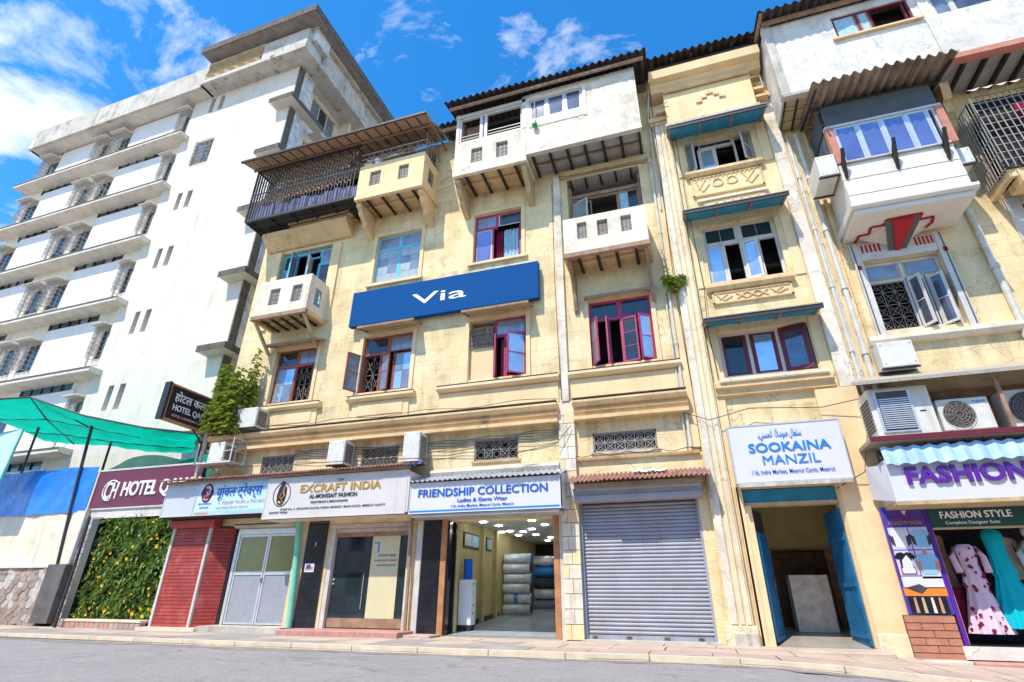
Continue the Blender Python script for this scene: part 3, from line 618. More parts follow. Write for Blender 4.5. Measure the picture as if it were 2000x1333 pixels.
# ------------------------------------------------------------------ left: boundary wall, tarpaulin, canopy, piers, green wall
BWL = thing('boundary_wall', 'hotel boundary wall, rubble stone below and dirty cream plaster above', 'wall', (-24,0,0))
part(MB().box(-34,-21.25,.0,.5,-.1,1.78), 'wall_core', MOR, BWL)
part(MB().box(-34,-21.15,-.04,.5,1.83,3.62), 'plaster_face', CR, BWL)
part(MB().box(-34,-21.2,-.1,.5,1.78,1.83), 'coping', HL, BWL)
def stones(par, x0, x1, z0, z1, y, cw, ch, mats, dep=.025):
    """rubble facing: jittered cells shrunk to leave pale joints, each stone rounded and bulging a little"""
    rn = random.Random(11); nx = int((x1-x0)/cw)+1; nz = int((z1-z0)/ch)+1; P = {}
    for i in range(-2, nx+3):
        for j in range(-2, nz+3): P[i,j] = (x0+(i+.5*(j % 2))*cw+rn.uniform(-.34,.34)*cw, z0+j*ch+rn.uniform(-.34,.34)*ch)
    cells = [P[k] for k in P]
    for (i, j), c in P.items():
        poly = [(c[0]-cw, c[1]-ch), (c[0]+cw, c[1]-ch), (c[0]+cw, c[1]+ch), (c[0]-cw, c[1]+ch)]
        for (a_, b_), o in P.items():
            if abs(a_-i) > 2 or abs(b_-j) > 2 or o is c: continue
            mx_, mz = (c[0]+o[0])/2, (c[1]+o[1])/2; nx_, nz_ = o[0]-c[0], o[1]-c[1]; out = []
            for k in range(len(poly)):
                p, q = poly[k], poly[(k+1) % len(poly)]; dp = (p[0]-mx_)*nx_+(p[1]-mz)*nz_; dq = (q[0]-mx_)*nx_+(q[1]-mz)*nz_
                if dp <= 0: out.append(p)
                if dp*dq < 0: t = dp/(dp-dq); out.append((p[0]+(q[0]-p[0])*t, p[1]+(q[1]-p[1])*t))
            poly = out
            if len(poly) < 3: break
        if len(poly) < 3: continue
        poly = [(min(max(p[0], x0), x1), min(max(p[1], z0), z1)) for p in poly]
        w = max(p[0] for p in poly)-min(p[0] for p in poly); h = max(p[1] for p in poly)-min(p[1] for p in poly)
        if w < .08 or h < .05: continue
        sm = []
        for k in range(len(poly)):
            p, q = poly[k], poly[(k+1) % len(poly)]
            sm += [(p[0]*.87+q[0]*.13, p[1]*.87+q[1]*.13), (p[0]*.13+q[0]*.87, p[1]*.13+q[1]*.87)]
        n = len(sm); mx_ = sum(p[0] for p in sm)/n; mz = sum(p[1] for p in sm)/n; yy = y-dep-rn.uniform(0,.035)
        f1 = .98; f2 = .93; sh = lambda f, t: [(mx_+(p[0]-mx_)*f, t, mz+(p[1]-mz)*f) for p in sm]
        part(MB().add(sh(f1, y+.01)+sh(f1, y-dep*.6)+sh(f2, yy), [tuple(range(2*n, 3*n))]+[(r*n+k, r*n+(k+1) % n, (r+1)*n+(k+1) % n, (r+1)*n+k) for r in (0,1) for k in range(n)]), 'stone', rn.choice(mats), par)
stones(BWL, -27, -21.27, 0, 1.77, 0, .31, .21, [STO, STO, STO2, STO3])
tp = MB().grid(lambda u, v: (-34+13.35*u, -.09+.018*math.sin(u*37+v*3)+.012*math.sin(u*91-v*7), 3.6+1.65*v-.02*math.sin(u*40)*v+.015*math.sin(u*23)*(1-v)), 90, 10)
single(tp, 'tarpaulin', TARP, 'creased blue tarpaulin stretched along the top of the boundary wall', 'tarpaulin', (-24,-.06,3.5), smooth=True)
GP = thing('gate_pier', 'gate pier with dark granite base and stained cream plaster above', 'pier', (-20.7,-.2,0))
part(MB().box(-21.2,-20.35,-.28,.5,.08,1.87), 'granite_cladding', GRN, GP, bevel=.01)
part(MB().box(-21.14,-20.5,-.1,.5,1.87,3.65), 'pier_shaft', CR, GP)
part(MB().box(-20.5,-20.42,-.16,.4,1.87,3.75), 'corner_strip', WFR, GP)
SP = thing('stone_clad_pier', 'narrow pier clad in warm stone blocks left of the flowering green wall', 'pier', (-20.1,0,0))
part(MB().box(-20.42,-19.7,.03,.5,0,3.4), 'pier_core', MOR, SP)
for j in range(17):
    z = .02+j*.2; s_ = -20.4
    for wd in ((.36,.3) if j % 2 else (.27,.4)):
        piece(random.choice([STO2, STO3, STO]), 'stone', SP, s_, s_+wd, -.03-random.uniform(0,.02), .04, z, z+.18); s_ += wd+.015
GW = thing('green_wall', 'vertical garden panel of dense leaves with yellow and orange flowers beside red shutter', 'green wall', (-18,.1,0))
part(MB().box(-19.6,-16.1,.16,.3,.26,3.35), 'backing_panel', LFB, GW)
mb = MB(); fy = MB(); fo = MB(); rn = random.Random(3)
def leaf(mb, p, a, ln, wd, tilt, droop=.3):
    d = Vector((math.cos(a), -tilt, math.sin(a))).normalized(); s_ = d.cross(Vector((0,-1,.15))).normalized()*wd/2; p = Vector(p); m_ = p+d*ln*.5+Vector((0,-.02,0)); e = p+d*ln-Vector((0,0,droop*ln))
    mb.add([p, m_-s_, e, m_+s_], [(0,1,2),(0,2,3)])
for i in range(3000):
    x = rn.uniform(-19.58,-16.1); z = rn.uniform(.28,3.3); c = math.sin(x*4.1+1)*math.sin(z*3.7+2)+.6*math.sin(x*9)*math.sin(z*8)
    y = .14-.16*max(0, c)-rn.uniform(0,.10)
    leaf(mb, (x,y,z), rn.uniform(0,6.28), rn.uniform(.1,.3), rn.uniform(.05,.13), rn.uniform(.1,1.1))
part(mb, 'foliage', LFD, GW, kind='stuff')
for i in range(60):
    x = rn.uniform(-19.5,-16.2); z = rn.choice([rn.uniform(.3,3.25), rn.uniform(.3,3.25), rn.uniform(.3,.6)]); y = rn.uniform(-.2,-.06); t = fy if rn.random() < .85 else fo; r = rn.uniform(.025,.06)
    for k in range(5):
        a = k*1.257+rn.random(); t.add([(x,y,z), (x+r*math.cos(a-.5),y-.02,z+r*math.sin(a-.5)), (x+r*1.2*math.cos(a),y-.03,z+r*1.2*math.sin(a)), (x+r*math.cos(a+.5),y-.02,z+r*math.sin(a+.5))], [(0,1,2,3)])
part(fy, 'yellow_flowers', FLY, GW, kind='stuff'); part(fo, 'orange_flowers', FLO, GW, kind='stuff')
part(MB().box(-19.95,-19.62,-.16,.3,.18,3.32), 'side_panel', BLK, GW)
part(MB().box(-20.4,-16.0,.0,.45,3.36,3.68), 'lintel', WG, GW)
st = thing('entrance_step', 'pale topped step of pink brick in front of the green wall', 'step', (-18,-.2,0))
part(MB().box(-19.5,-16.15,-.45,.28,.17,.24), 'tread', KRB, st, bevel=.01)
for i in range(16): piece(random.choice([STP, PAV2]), 'brick', st, -19.48+i*.207, -19.29+i*.207, -.43, -.2, .0, .165)
single(MB().tube([(-19.42,-.62,0),(-19.46,-.6,1.6),(-19.6,-.55,3.35)], .045, 8), 'steel_post', IRON, 'thin black steel post standing at the left edge of the green wall', 'post', (-19.42,-.62,0))
ms = thing('hotel_sign_board', 'maroon hotel name board with raised white letters above the green wall', 'sign', (-18.2,0,3.7))
part(MB().box(-20.55,-15.7,-.03,.12,3.71,5.03), 'board', MRN, ms)
part(MB().box(-20.58,-15.7,-.05,.0,5.03,5.09).box(-20.63,-20.55,-.06,.06,3.6,5.09).box(-20.58,-15.7,-.05,.0,3.66,3.71), 'board_trim', WFR, ms)
text('HOTEL QAMAR', WH, ms, -19.15, 4.1, -.05, .5, 3.6, bold=.012, ext=.03, align='LEFT')
text('CH', WH, ms, -19.98, 4.02, -.05, .62, .58, bold=.0, ext=.02, align='LEFT')
mb = MB().tube([(-19.72+.36*math.cos(t*.45), -.06, 4.32+.36*math.sin(t*.45)) for t in range(2, 12)], .022, 5); part(mb, 'monogram_ring', WH, ms)
# projecting black sign on its pole
bs = thing('projecting_sign', 'black double-sided hotel sign hung out over the street from a corner pole', 'sign', (-15.75,-1,6))
part(MB().box(-15.88,-15.72,-2.05,.0,6.1,7.2), 'sign_box', BKS, bs)
part(MB().box(-15.92,-15.68,-2.14,-2.052,6.02,7.28), 'sign_end', BKS, bs)
part(MB().box(-15.9,-15.7,-2.05,-2.0,6.1,7.2).box(-15.9,-15.7,-2.05,.02,7.2,7.26).box(-15.9,-15.7,-2.05,.02,6.04,6.1), 'sign_frame', OW, bs)
TS = Matrix.Translation((-15.71,0,0)) @ Matrix.Rotation(rad(90), 4, 'Z')
text('होटल कलनच', WH, bs, -1.0, 6.74, 0, .27, 1.62, bold=.005, T=TS)
text('HOTEL QAMAR', WH, bs, -1.0, 6.42, 0, .2, 1.6, bold=.008, T=TS)
text('HOTEL & BOARDING LODGING', TPK, bs, -1.0, 6.21, 0, .085, 1.5, bold=.0, T=TS)
pl = MB().tube([(-15.6,-.3,3.6),(-15.62,-.3,6.0)], .07, 8); part(pl, 'pole', PIPE, bs)
part(MB().tube([(-15.62,-.3,5.3),(-15.75,-.5,5.8),(-15.8,-.8,6.05)], .03, 6).tube([(-15.62,-.3,5.9),(-15.8,-.15,6.06)], .03, 6), 'bracket', IRON, bs)
# shade canopy of green net on steel posts
cn = thing('shade_canopy', 'green shade net canopy sagging over bent steel posts in front of the hotel', 'canopy', (-22,0,0))
C0 = [[(-26.6,-2.0,7.75),(-23.4,-1.6,7.72),(-21.2,-.9,7.0),(-18.6,-.4,6.45),(-15.9,-.3,6.02)],
      [(-26.9,-.6,7.45),(-24.4,-.2,7.35),(-22.4,.1,6.95),(-19.6,.3,6.35),(-16.8,.3,5.95)],
      [(-27.2,.8,7.35),(-25.0,1.0,7.1),(-22.9,1.1,6.72),(-20.4,1.2,6.35),(-17.6,1.1,6.0)],
      [(-27.4,1.8,7.2),(-25.6,1.9,6.95),(-23.4,1.9,6.72),(-20.8,1.9,6.25),(-18.4,1.7,6.0)]]
def bil(u, v):
    x = u*4; y = v*3; i = min(int(x), 3); j = min(int(y), 2); a = x-i; b = y-j
    p = [Vector(C0[jj][ii]) for jj, ii in ((j,i),(j,i+1),(j+1,i),(j+1,i+1))]
    q = (p[0]*(1-a)+p[1]*a)*(1-b)+(p[2]*(1-a)+p[3]*a)*b
    q.z -= .1*math.sin(a*math.pi)*math.sin(b*math.pi)+.015*math.sin(u*60+v*9); return tuple(q)
part(MB().grid(bil, 48, 30), 'net_sheet', NET, cn, smooth=True)
def cb(pts, r=.035): return MB().tube(pts, r, 6)
part(cb([C0[0][0],C0[0][1],C0[0][2],C0[0][3],C0[0][4]]), 'roof_bar', IRON, cn); part(cb([C0[1][0],C0[1][1],C0[1][2],C0[1][3]], .025), 'roof_bar', IRON, cn)
part(cb([C0[0][1],C0[1][1],C0[2][1],C0[3][1]], .03), 'roof_bar', IRON, cn); part(cb([C0[2][0],C0[2][1],C0[2][2],C0[2][3],C0[2][4]], .03), 'roof_bar', IRON, cn)
part(cb([(-21.75,-.15,7.06),(-21.4,-.14,4.4),(-21.0,-.12,1.87)], .055), 'post', IRON, cn, label='leaning near post standing on the granite pier')
part(cb([(-22.2,1.1,6.75),(-22.1,1.1,3.6)], .045), 'post', IRON, cn); part(cb([(-25.4,.2,7.3),(-25.1,.1,3.6)], .045), 'post', IRON, cn)
part(cb([(-23.3,-1.5,7.7),(-21.8,-.2,6.8)], .03), 'brace', IRON, cn)
sn = MB().grid(lambda u, v: (-25.0+8.2*u, 1.6+.06*math.sin(u*25), 4.4+(1.55-.25*math.sin(u*9)-.3*(1-u))*v), 40, 6)
single(sn, 'side_net', NETP, 'pale green net hanging behind the maroon name board', 'netting', (-21,1.6,4.4), smooth=True)
sn = MB().grid(lambda u, v: (-20.5+4.4*u, 1.3+.05*math.sin(u*21), 4.6+(.55+.85*u)*v), 30, 6)
single(sn, 'side_net', NET, 'bright green net triangle rising behind the maroon name board', 'netting', (-18,1.3,4.6), smooth=True)
hb = thing('hoarding_board', 'leaning pale teal board at the far left edge above the tarpaulin', 'board', (-25,-1.2,4.9))
bm = MB().add([(-26.4,-1.1,4.6),(-24.1,-1.1,4.6),(-24.0,-1.1,6.62),(-26.4,-1.1,6.5)]+[(-26.4,-1.04,4.6),(-24.1,-1.04,4.6),(-24.0,-1.04,6.62),(-26.4,-1.04,6.5)], [(0,1,2,3),(7,6,5,4),(0,4,5,1),(1,5,6,2),(2,6,7,3),(3,7,4,0)])
part(bm, 'board', LBD, hb); part(MB().bar((-24.1,-1.07,4.6),(-24.0,-1.07,6.65),.07).bar((-26.4,-1.07,6.52),(-24.0,-1.07,6.65),.06), 'board_frame', GRP, hb)

# ------------------------------------------------------------------ yellow building (long wing A and stair bay B)
A = thing('apartment_building', 'old pale yellow four storey building with balconies over a row of shops', 'building', (-7,0,0))
AX0, AX1 = -15.42, .45
gh = [(-14.6,-11.4,.1,2.95), (-10.2,-7.5,.1,2.85), (-6.5,-3.35,-.1,2.83), (-2.73,.25,-.1,3.3)]
VT = [(-13.3,-12.0,4.5,5.1), (-9.5,-8.2,4.47,5.08), (-5.72,-4.38,4.45,5.06), (-2.25,-.55,4.45,4.98)]
wa = gh+VT+[(-13.62,-11.86,6.98,9.02), (-9.98,-8.08,6.98,9.04), (-6.04,-5.22,6.98,9.04), (-5.22,-4.12,6.98,9.04), (-2.13,-.29,6.98,9.1),
     (-10.0,-8.12,11.28,13.34), (-6.03,-4.26,11.38,13.4), (-14.45,-11.98,9.98,13.5), (-2.6,-.12,10.4,14.15), (-15.1,-10.7,14.5,17.1), (-10.25,-7.85,14.6,17.2), (-6.3,-3.9,14.6,17.1)]
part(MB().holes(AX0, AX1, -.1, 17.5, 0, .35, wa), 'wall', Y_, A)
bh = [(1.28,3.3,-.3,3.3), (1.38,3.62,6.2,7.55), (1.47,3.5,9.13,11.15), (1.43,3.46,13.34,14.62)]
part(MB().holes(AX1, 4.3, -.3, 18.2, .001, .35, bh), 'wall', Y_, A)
part(MB().box(AX0,AX0+.3,.352,12,-.1,17.5).box(AX0,4.3,12,12.3,-.1,17.5), 'side_wall', Y_, A)
part(MB().box(AX0+.3,4.3,.9,.95,3.5,17.4).box(AX0+.3,4.3,.352,12,17.3,17.5).box(AX0+.3,4.3,.352,12,5.5,5.6).box(AX0+.3,4.3,.352,2,9.6,9.7).box(AX0+.3,4.3,.352,2,14.25,14.35), 'inner_floors', DK, A)
part(MB().box(-15.1,-10.7,.7,.75,14.5,17.2), 'verandah_wall', BRO, A)
part(MB().box(-10.25,-7.85,.6,.65,14.6,15.9), 'verandah_wall', BRO, A)
# cornice above the shops, string courses, sills
prof = [(0,5.33),(-.28,5.33),(-.28,5.43),(-.17,5.45),(-.17,5.56),(-.25,5.57),(-.25,5.63),(-.21,5.64),(-.21,5.69),(-.33,5.71),(-.38,5.80),(-.38,5.86),(0,5.9)]
part(MB().prism(prof, 'x', -15.5, -3.16), 'cornice', YT, A); part(MB().prism(prof, 'x', -2.71, .35), 'cornice', YT, A)
part(MB().box(-15.5,-3.16,-.4,-.2,5.902,5.925).box(-2.71,.35,-.4,-.2,5.902,5.925), 'grime_edge', HE, A)
part(MB().box(-15.5,-3.16,-.03,0,5.93,5.98).box(-2.71,.35,-.03,0,5.93,5.98), 'string_course', CR, A)
part(MB().prism([(0,4.02),(-.16,4.05),(-.2,4.14),(-.16,4.22),(0,4.26)], 'x', -7.0, -3.17), 'concrete_ledge', HC, A)
part(MB().prism([(0,4.22),(-.1,4.24),(-.12,4.3),(0,4.34)], 'x', -2.7, .45), 'concrete_ledge', YT, A)
for a, b in ((-13.95,-11.3), (-10.25,-7.8), (-7.0,-3.1), (-2.82,.33)):
    part(MB().prism([(0,6.63),(-.16,6.66),(-.2,6.72),(-.2,6.8),(0,6.84)], 'x', a, b), 'sill', YB, A); part(MB().box(a+.01,b-.01,-.206,-.05,6.822,6.836), 'grime_edge', HE, A)
for a, b in ((-13.45,-11.42), (-10.1,-8.0)):
    part(MB().box(a,b,-.05,-.002,6.0,6.62), 'apron_panel', YB, A, bevel=.01); part(MB().box(a+.25,b-.2,-.075,-.052,6.15,6.5), 'apron_panel', YB, A, bevel=.01)
part(MB().box(-6.95,-3.15,-.04,-.002,5.98,6.61), 'apron_panel', YB, A, bevel=.01)
part(MB().box(-2.78,.3,-.04,-.002,5.98,6.61), 'apron_panel', YB, A, bevel=.01)
def surround(a, b, c, d, w=.13, t=.045, m=YB, p=None):
    part(MB().box(a-w,a,-t,-.001,c-.0,d+w).box(b,b+w,-t,-.001,c,d+w).box(a,b,-t+.002,-.001,d,d+w), 'surround', m, p or A)
for q in ((-13.62,-11.86,6.86,9.02), (-9.98,-8.08,6.86,9.04), (-6.04,-4.12,6.86,9.04), (-2.13,-.29,6.86,9.1), (-10.0,-8.12,11.2,13.34), (-6.03,-4.26,11.3,13.4)): surround(*q)
for a, b, z in ((-10.2,-7.95,11.08), (-6.2,-4.05,11.2)): part(MB().prism([(0,z),(-.1,z+.02),(-.1,z+.1),(0,z+.13)], 'x', a, b), 'sill', YB, A)
# pilasters, strips and pipes
part(MB().box(-3.07,-2.84,-.1,-.002,5.96,14.4), 'pilaster_strip', WP, A, bevel=.01)
pp = part(MB().box(-3.15,-2.73,-.06,-.002,-.05,5.95), 'pilaster', CR, A)
for j in range(18):
    z = .02+j*.33
    if z > 5.6: break
    for a, b in (((-3.16,-2.93),(-2.92,-2.72)) if j % 2 else ((-3.16,-3.02),(-3.01,-2.72))): piece(random.choice([CR, WP, YB]), 'stone', A, a, b, -.13-random.uniform(0,.012), -.058, z, z+.315)
part(MB().box(.52,1.04,-.16,.0,-.1,15.9), 'pilaster', YC, A, bevel=.012)
for a, b in ((.56,.72), (.76,.86), (.9,1.0)): part(MB().box(a,b,-.2,-.162,.4,15.85), 'pilaster_rib', WP if a < .6 else YC, A, bevel=.012)
part(MB().box(.32,.5,-.07,-.002,4.4,14.2).box(1.05,1.27,-.08,.0,-.1,6.05), 'pilaster_strip', YB, A)
part(MB().box(.42,1.1,-.24,-.01,-.15,.38), 'plinth', YC, A, bevel=.02); part(MB().box(.60,1.08,-.27,-.242,-.15,.24), 'plinth_stone', HC, A, bevel=.02)
part(MB().box(.46,1.1,-.24,-.01,15.5,15.62).box(.42,1.14,-.3,-.01,15.62,15.8).box(.5,1.06,-.22,-.01,15.8,16.4), 'capital', YT, A)
part(MB().box(3.95,4.3,-.14,.0,5.605,16.0), 'pilaster', WP, A, bevel=.012)
part(MB().box(3.86,4.34,-.28,-.01,15.62,15.8).box(3.95,4.3,-.2,-.01,15.8,16.4), 'capital', YT, A)
part(MB().box(3.36,4.28,-.14,.0,-.35,5.6).prism([(3.3,0),(3.36,-.14),(3.36,0)], 'z', -.3, 3.3), 'door_pier', YB, A, bevel=.012)
part(MB().box(3.34,4.3,-.17,-.01,-.4,.28), 'plinth', YC, A, bevel=.02)
for x in (1.09, 1.17, 1.25): part(MB().box(x-.02,x+.025,-.12+.04*(x-1.09)/.08,.0,-.05,3.35), 'jamb_moulding', YT if x < 1.2 else YB, A)
def pipe(par, pts, r=.05, m=PIPE, name='drain_pipe', collars=True):
    o = part(MB().tube(pts, r, 8), name, m, par, smooth=False)
    if collars:
        c = MB(); z = min(p[2] for p in pts)+1.0
        while z < max(p[2] for p in pts)-.3:
            x = pts[0][0]+(pts[-1][0]-pts[0][0])*(z-pts[0][2])/(pts[-1][2]-pts[0][2]+1e-6); y = pts[0][1]
            c.tube([(x,y,z),(x,y,z+.1)], r*1.35, 8); z += 1.9
        part(c, 'pipe_collar', m, o)
pipe(A, [(.27,-.1,4.4),(.27,-.1,14.2)], .04); pipe(A, [(.16,-.06,4.4),(.16,-.06,9.0)], .025)
pipe(A, [(.62,-.36,17.3),(.5,-.3,16.6),(.42,-.12,16.0),(.40,-.1,12)], .03, collars=False)
pipe(A, [(4.42,-.08,-.2),(4.42,-.08,13.9)], .05)
# vents with iron grilles
for k, (a, b, c, d) in enumerate(VT):
    v = part(MB().box(a,a+.05,.02,.1,c,d).box(b-.05,b,.02,.1,c,d).box(a,b,.02,.1,c,c+.05).box(a,b,.02,.1,d-.05,d), 'vent_window', IRR, A)
    g = MB(); grille(g, a+.05, b-.05, c+.05, d-.05, .06, .009, k, 5 if k < 3 else 6, 2, 2 if k != 2 else 1); part(g, 'grille', IRW, v)
    piece(DK, 'dark_pane', v, a, b, .2, .21, c, d); part(MB().box(a-.06,b+.06,-.05,.05,c-.07,c-.002), 'vent_sill', TW if k < 3 else HC, v)
# --- windows, first row
window(A, -13.62, -11.86, 6.98, 9.02, .12, RED, [(0,.5,0,.68,2,2,0,[G1,G3]), (.5,1,0,.68,2,2,0,None), (0,.5,.68,1,2,1,0,G2), (.5,1,.68,1,2,1,0,G3)], grill=(7,3,2), label='red window, right light open onto an iron grille')
window(A, -9.98, -8.08, 6.98, 9.04, .1, RED, [(0,.36,0,.68,1,2,118,G3), (.36,.62,0,.68,1,2,22,G1), (.62,1,0,.68,2,2,0,[G1,G3,G1]), (0,.5,.68,1,2,1,0,G2), (.5,1,.68,1,2,1,0,G3)], grill=(6,3,2), label='red window with one sash swung wide open')
window(A, -5.2, -4.13, 6.98, 9.04, .1, MAG, [(0,.32,0,.7,1,2,75,G3), (.36,1,0,.7,1,2,-38,G1), (0,1,.7,1,2,1,0,G3)], label='narrow magenta window with open sashes')
part(MB().box(-5.05,-4.75,.3,.34,7.05,8.4), 'inner_shutter', MAG, A)
part(MB().box(-6.03,-5.24,.12,.2,6.98,8.12), 'infill_panel', YB, A)
g = MB(); grille(g, -6.0, -5.26, 8.12, 8.78, .08, .014, 4, 4, 4, 2); part(g, 'grille', IRR, A)
part(MB().box(-6.03,-5.23,.14,.2,8.8,8.86).box(-6.03,-5.23,.28,.3,8.1,9.0), 'grille_back', BRO, A)
window(A, -2.13, -.29, 6.98, 9.1, .08, MAG, [(0,.27,0,.70,1,2,58,G3), (.3,.5,0,.70,1,2,100,G3), (.5,.78,0,.70,1,3,14,G2), (.74,1,0,.70,1,2,-32,G1), (0,.5,.7,1,2,1,0,G2), (.5,1,.7,1,1,1,0,G2)], label='wide magenta window with four sashes ajar')
# second row
window(A, -10.0, -8.12, 11.28, 13.34, .12, BLU, [(0,.5,0,.72,2,4,0,[G5,G5,G3]), (.5,1,0,.72,2,4,0,[G5,G5,G3]), (0,.5,.72,1,2,1,0,G3), (.5,1,.72,1,2,1,0,G3)], label='sky blue casement window with small panes')
window(A, -6.03, -4.26, 11.38, 13.4, .12, MAG, [(0,.38,0,.7,1,2,0,G4,WFR), (.38,.95,0,.7,1,1,0,None), (0,.48,.7,1,2,1,0,G3), (.48,1,.7,1,1,1,0,G2,WFR)], label='purple framed window with a light blue curtain in its open half')
curtain(A, -5.0, -4.45, 11.4, 12.75, .3, CU, 4); curtain(A, -5.3, -5.05, 11.4, 12.75, .32, MCL, 3); curtain(A, -4.43, -4.3, 11.4, 12.75, .3, MCL, 2)
# balcony door recess above the low balcony
d1 = part(MB().box(-14.7,-14.42,-.08,.0,9.98,13.55).box(-12.0,-11.6,-.08,.0,9.98,13.45), 'pilaster', YB, A)
window(A, -14.4, -12.0, 10.0, 13.45, .14, BLU, [(0,.26,0,.78,1,3,0,[G1,G3]), (.26,.47,0,.97,1,2,82,G1), (.55,.72,0,.9,1,1,70,SG,CR), (.72,1,0,.8,1,4,0,G2), (0,.26,.78,1,1,1,0,G2), (.72,1,.8,1,1,1,0,G3)], label='blue balcony doors standing open')
part(MB().prism([(0,13.62),(-.12,13.62),(-.55,13.98),(-.62,14.02),(-.62,14.2),(-.5,14.3),(0,14.34)], 'x', -15.1, -11.15), 'door_hood', YT, A)
part(MB().box(-13.9,-11.05,-.66,-.001,14.343,14.48), 'door_hood', YT, A, bevel=.02)
# chajjas over first row windows
def chajja(x0, x1, yf, zf, zb, n, m=TW):
    for i in range(n):
        a = x0+(x1-x0)*i/n; b = x0+(x1-x0)*(i+1)/n
        part(MB().add([(a+.01,yf,zf),(b-.01,yf,zf),(b-.01,0,zb),(a+.01,0,zb),(a+.01,yf,zf+.03),(b-.01,yf,zf+.03),(b-.01,0,zb+.03),(a+.01,0,zb+.03)], [(0,3,2,1),(4,5,6,7),(0,1,5,4),(1,2,6,5),(2,3,7,6),(3,0,4,7)]), 'hood_board', m, A)
    part(MB().box(x0-.02,x1+.02,yf-.03,yf-.001,zf-.03,zf+.05), 'hood_rail', BW, A)
    for x in (x0, x1): part(MB().bar((x,yf,zf-.02),(x,0,zb-.03),.045), 'hood_rafter', BW, A)
chajja(-13.75, -11.6, -.5, 9.02, 9.22, 4); chajja(-9.9, -7.8, -.6, 9.12, 9.28, 4); chajja(-6.1, -3.9, -.55, 9.14, 9.3, 4)
chajja(-2.2, -.25, -.2, 9.16, 9.24, 3)

def balcony(x0, x1, z0, z1, yf, m, fh, sh=(), joists=4, rim=BW, top=None, brackets='corbel', bz=1.15, label=None, soff=YT):
    b = part(MB().holes(x0, x1, z0, z1, yf, yf+.12, fh).holes(yf+.12, -.001, z0, z1, x1-.12, x1, list(sh), axis='x').holes(yf+.12, -.001, z0, z1, x0, x0+.12, [], axis='x'), 'balcony', m, A, label)
    part(MB().box(x0+.12,x1-.12,yf+.12,-.001,z0-.001,z0+.1), 'balcony_floor', soff, b)
    part(MB().box(x0-.03,x1+.03,yf-.04,yf+.1,z0-.17,z0-.002), 'rim_beam', rim, b, bevel=.012); part(MB().box(x1-.1,x1+.04,yf+.1,-.001,z0-.14,z0-.002).box(x0-.04,x0+.1,yf+.1,-.001,z0-.14,z0-.002), 'side_beam', rim if rim != BW else YT, b)
    part(MB().box(x0+.1,x1-.1,yf/2-.04,yf/2+.04,z0-.1,z0-.002), 'cross_joist', soff, b)
    for i in range(joists):
        x = x0+.12+(x1-x0-.24)*(i+.5)/joists; part(MB().box(x-.045,x+.045,yf+.101,-.01,z0-.16,z0-.1), 'joist', DW, b)
    for k, h in enumerate(fh):
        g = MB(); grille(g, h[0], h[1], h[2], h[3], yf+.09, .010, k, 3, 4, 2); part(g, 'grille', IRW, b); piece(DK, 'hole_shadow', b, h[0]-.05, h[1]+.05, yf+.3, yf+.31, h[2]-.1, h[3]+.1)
    for k, h in enumerate(sh):
        g = MB()
        for i in range(4):
            y = h[0]+(h[1]-h[0])*i/3; g.bar((x1-.06,y,h[2]),(x1-.06,y,h[3]),.02)
        for i in range(5):
            z = h[2]+(h[3]-h[2])*i/4; g.bar((x1-.06,h[0],z),(x1-.06,h[1],z),.02)
        part(g, 'grille', BLU if joists == 5 else IRW, b)
    for x in (x0+.02, x1-.2):
        if brackets == 'corbel':
            part(MB().prism([(-.001,z0-.17),(yf+.12,z0-.17),(yf+.12,z0-.34),(yf+.28,z0-.4),(yf+.32,z0-.55),(yf+.62,z0-.72),(yf+.66,z0-.9),(-.2,z0-1.05),(-.001,z0-bz)], 'x', x, x+.18), 'corbel', YT if m != WP else TW, b, bevel=.015)
        elif brackets == 'brace':
            part(MB().bar((x+.08,yf+.08,z0-.15),(x+.08,-.02,z0-1.05),.09), 'brace', TW, b)
        else:
            part(MB().prism([(-.001,z0-.17),(yf+.12,z0-.17),(yf+.18,z0-.3),(-.5,z0-.5),(-.25,z0-1.0),(-.12,z0-1.5),(-.001,z0-1.6)], 'x', x+.04, x+.14), 'corbel', BW, b, bevel=.01)
    return b
b1 = balcony(-14.1, -11.8, 9.97, 11.4, -1.08, CR, [(-13.52,-13.08,10.34,11.02), (-12.55,-12.13,10.34,11.03)], [(-.75,-.4,10.3,11.0)], 5, brackets='brace', label='low left balcony with square pierced holes')
b2 = balcony(-10.42, -7.65, 14.42, 15.93, -1.2, YB, [(-9.92,-9.46,14.85,15.55), (-8.7,-8.28,14.84,15.52)], [(-.8,-.35,14.8,15.5)], 4, rim=YB, label='bright yellow corner balcony carrying a rail')
b3 = balcony(-6.42, -3.74, 14.45, 15.85, -1.2, WP, [(-5.78,-5.35,14.78,15.46), (-4.83,-4.4,14.76,15.47)], [], 4, rim=CR, label='grimy off-white balcony glazed above')
b4 = balcony(-2.6, -.08, 10.33, 11.63, -1.0, CR, [(-2.17,-1.87,10.8,11.42), (-1.55,-1.23,10.8,11.38), (-.83,-.52,10.79,11.37)], [], 4, brackets='slim', label='grey white balcony with three pierced holes')
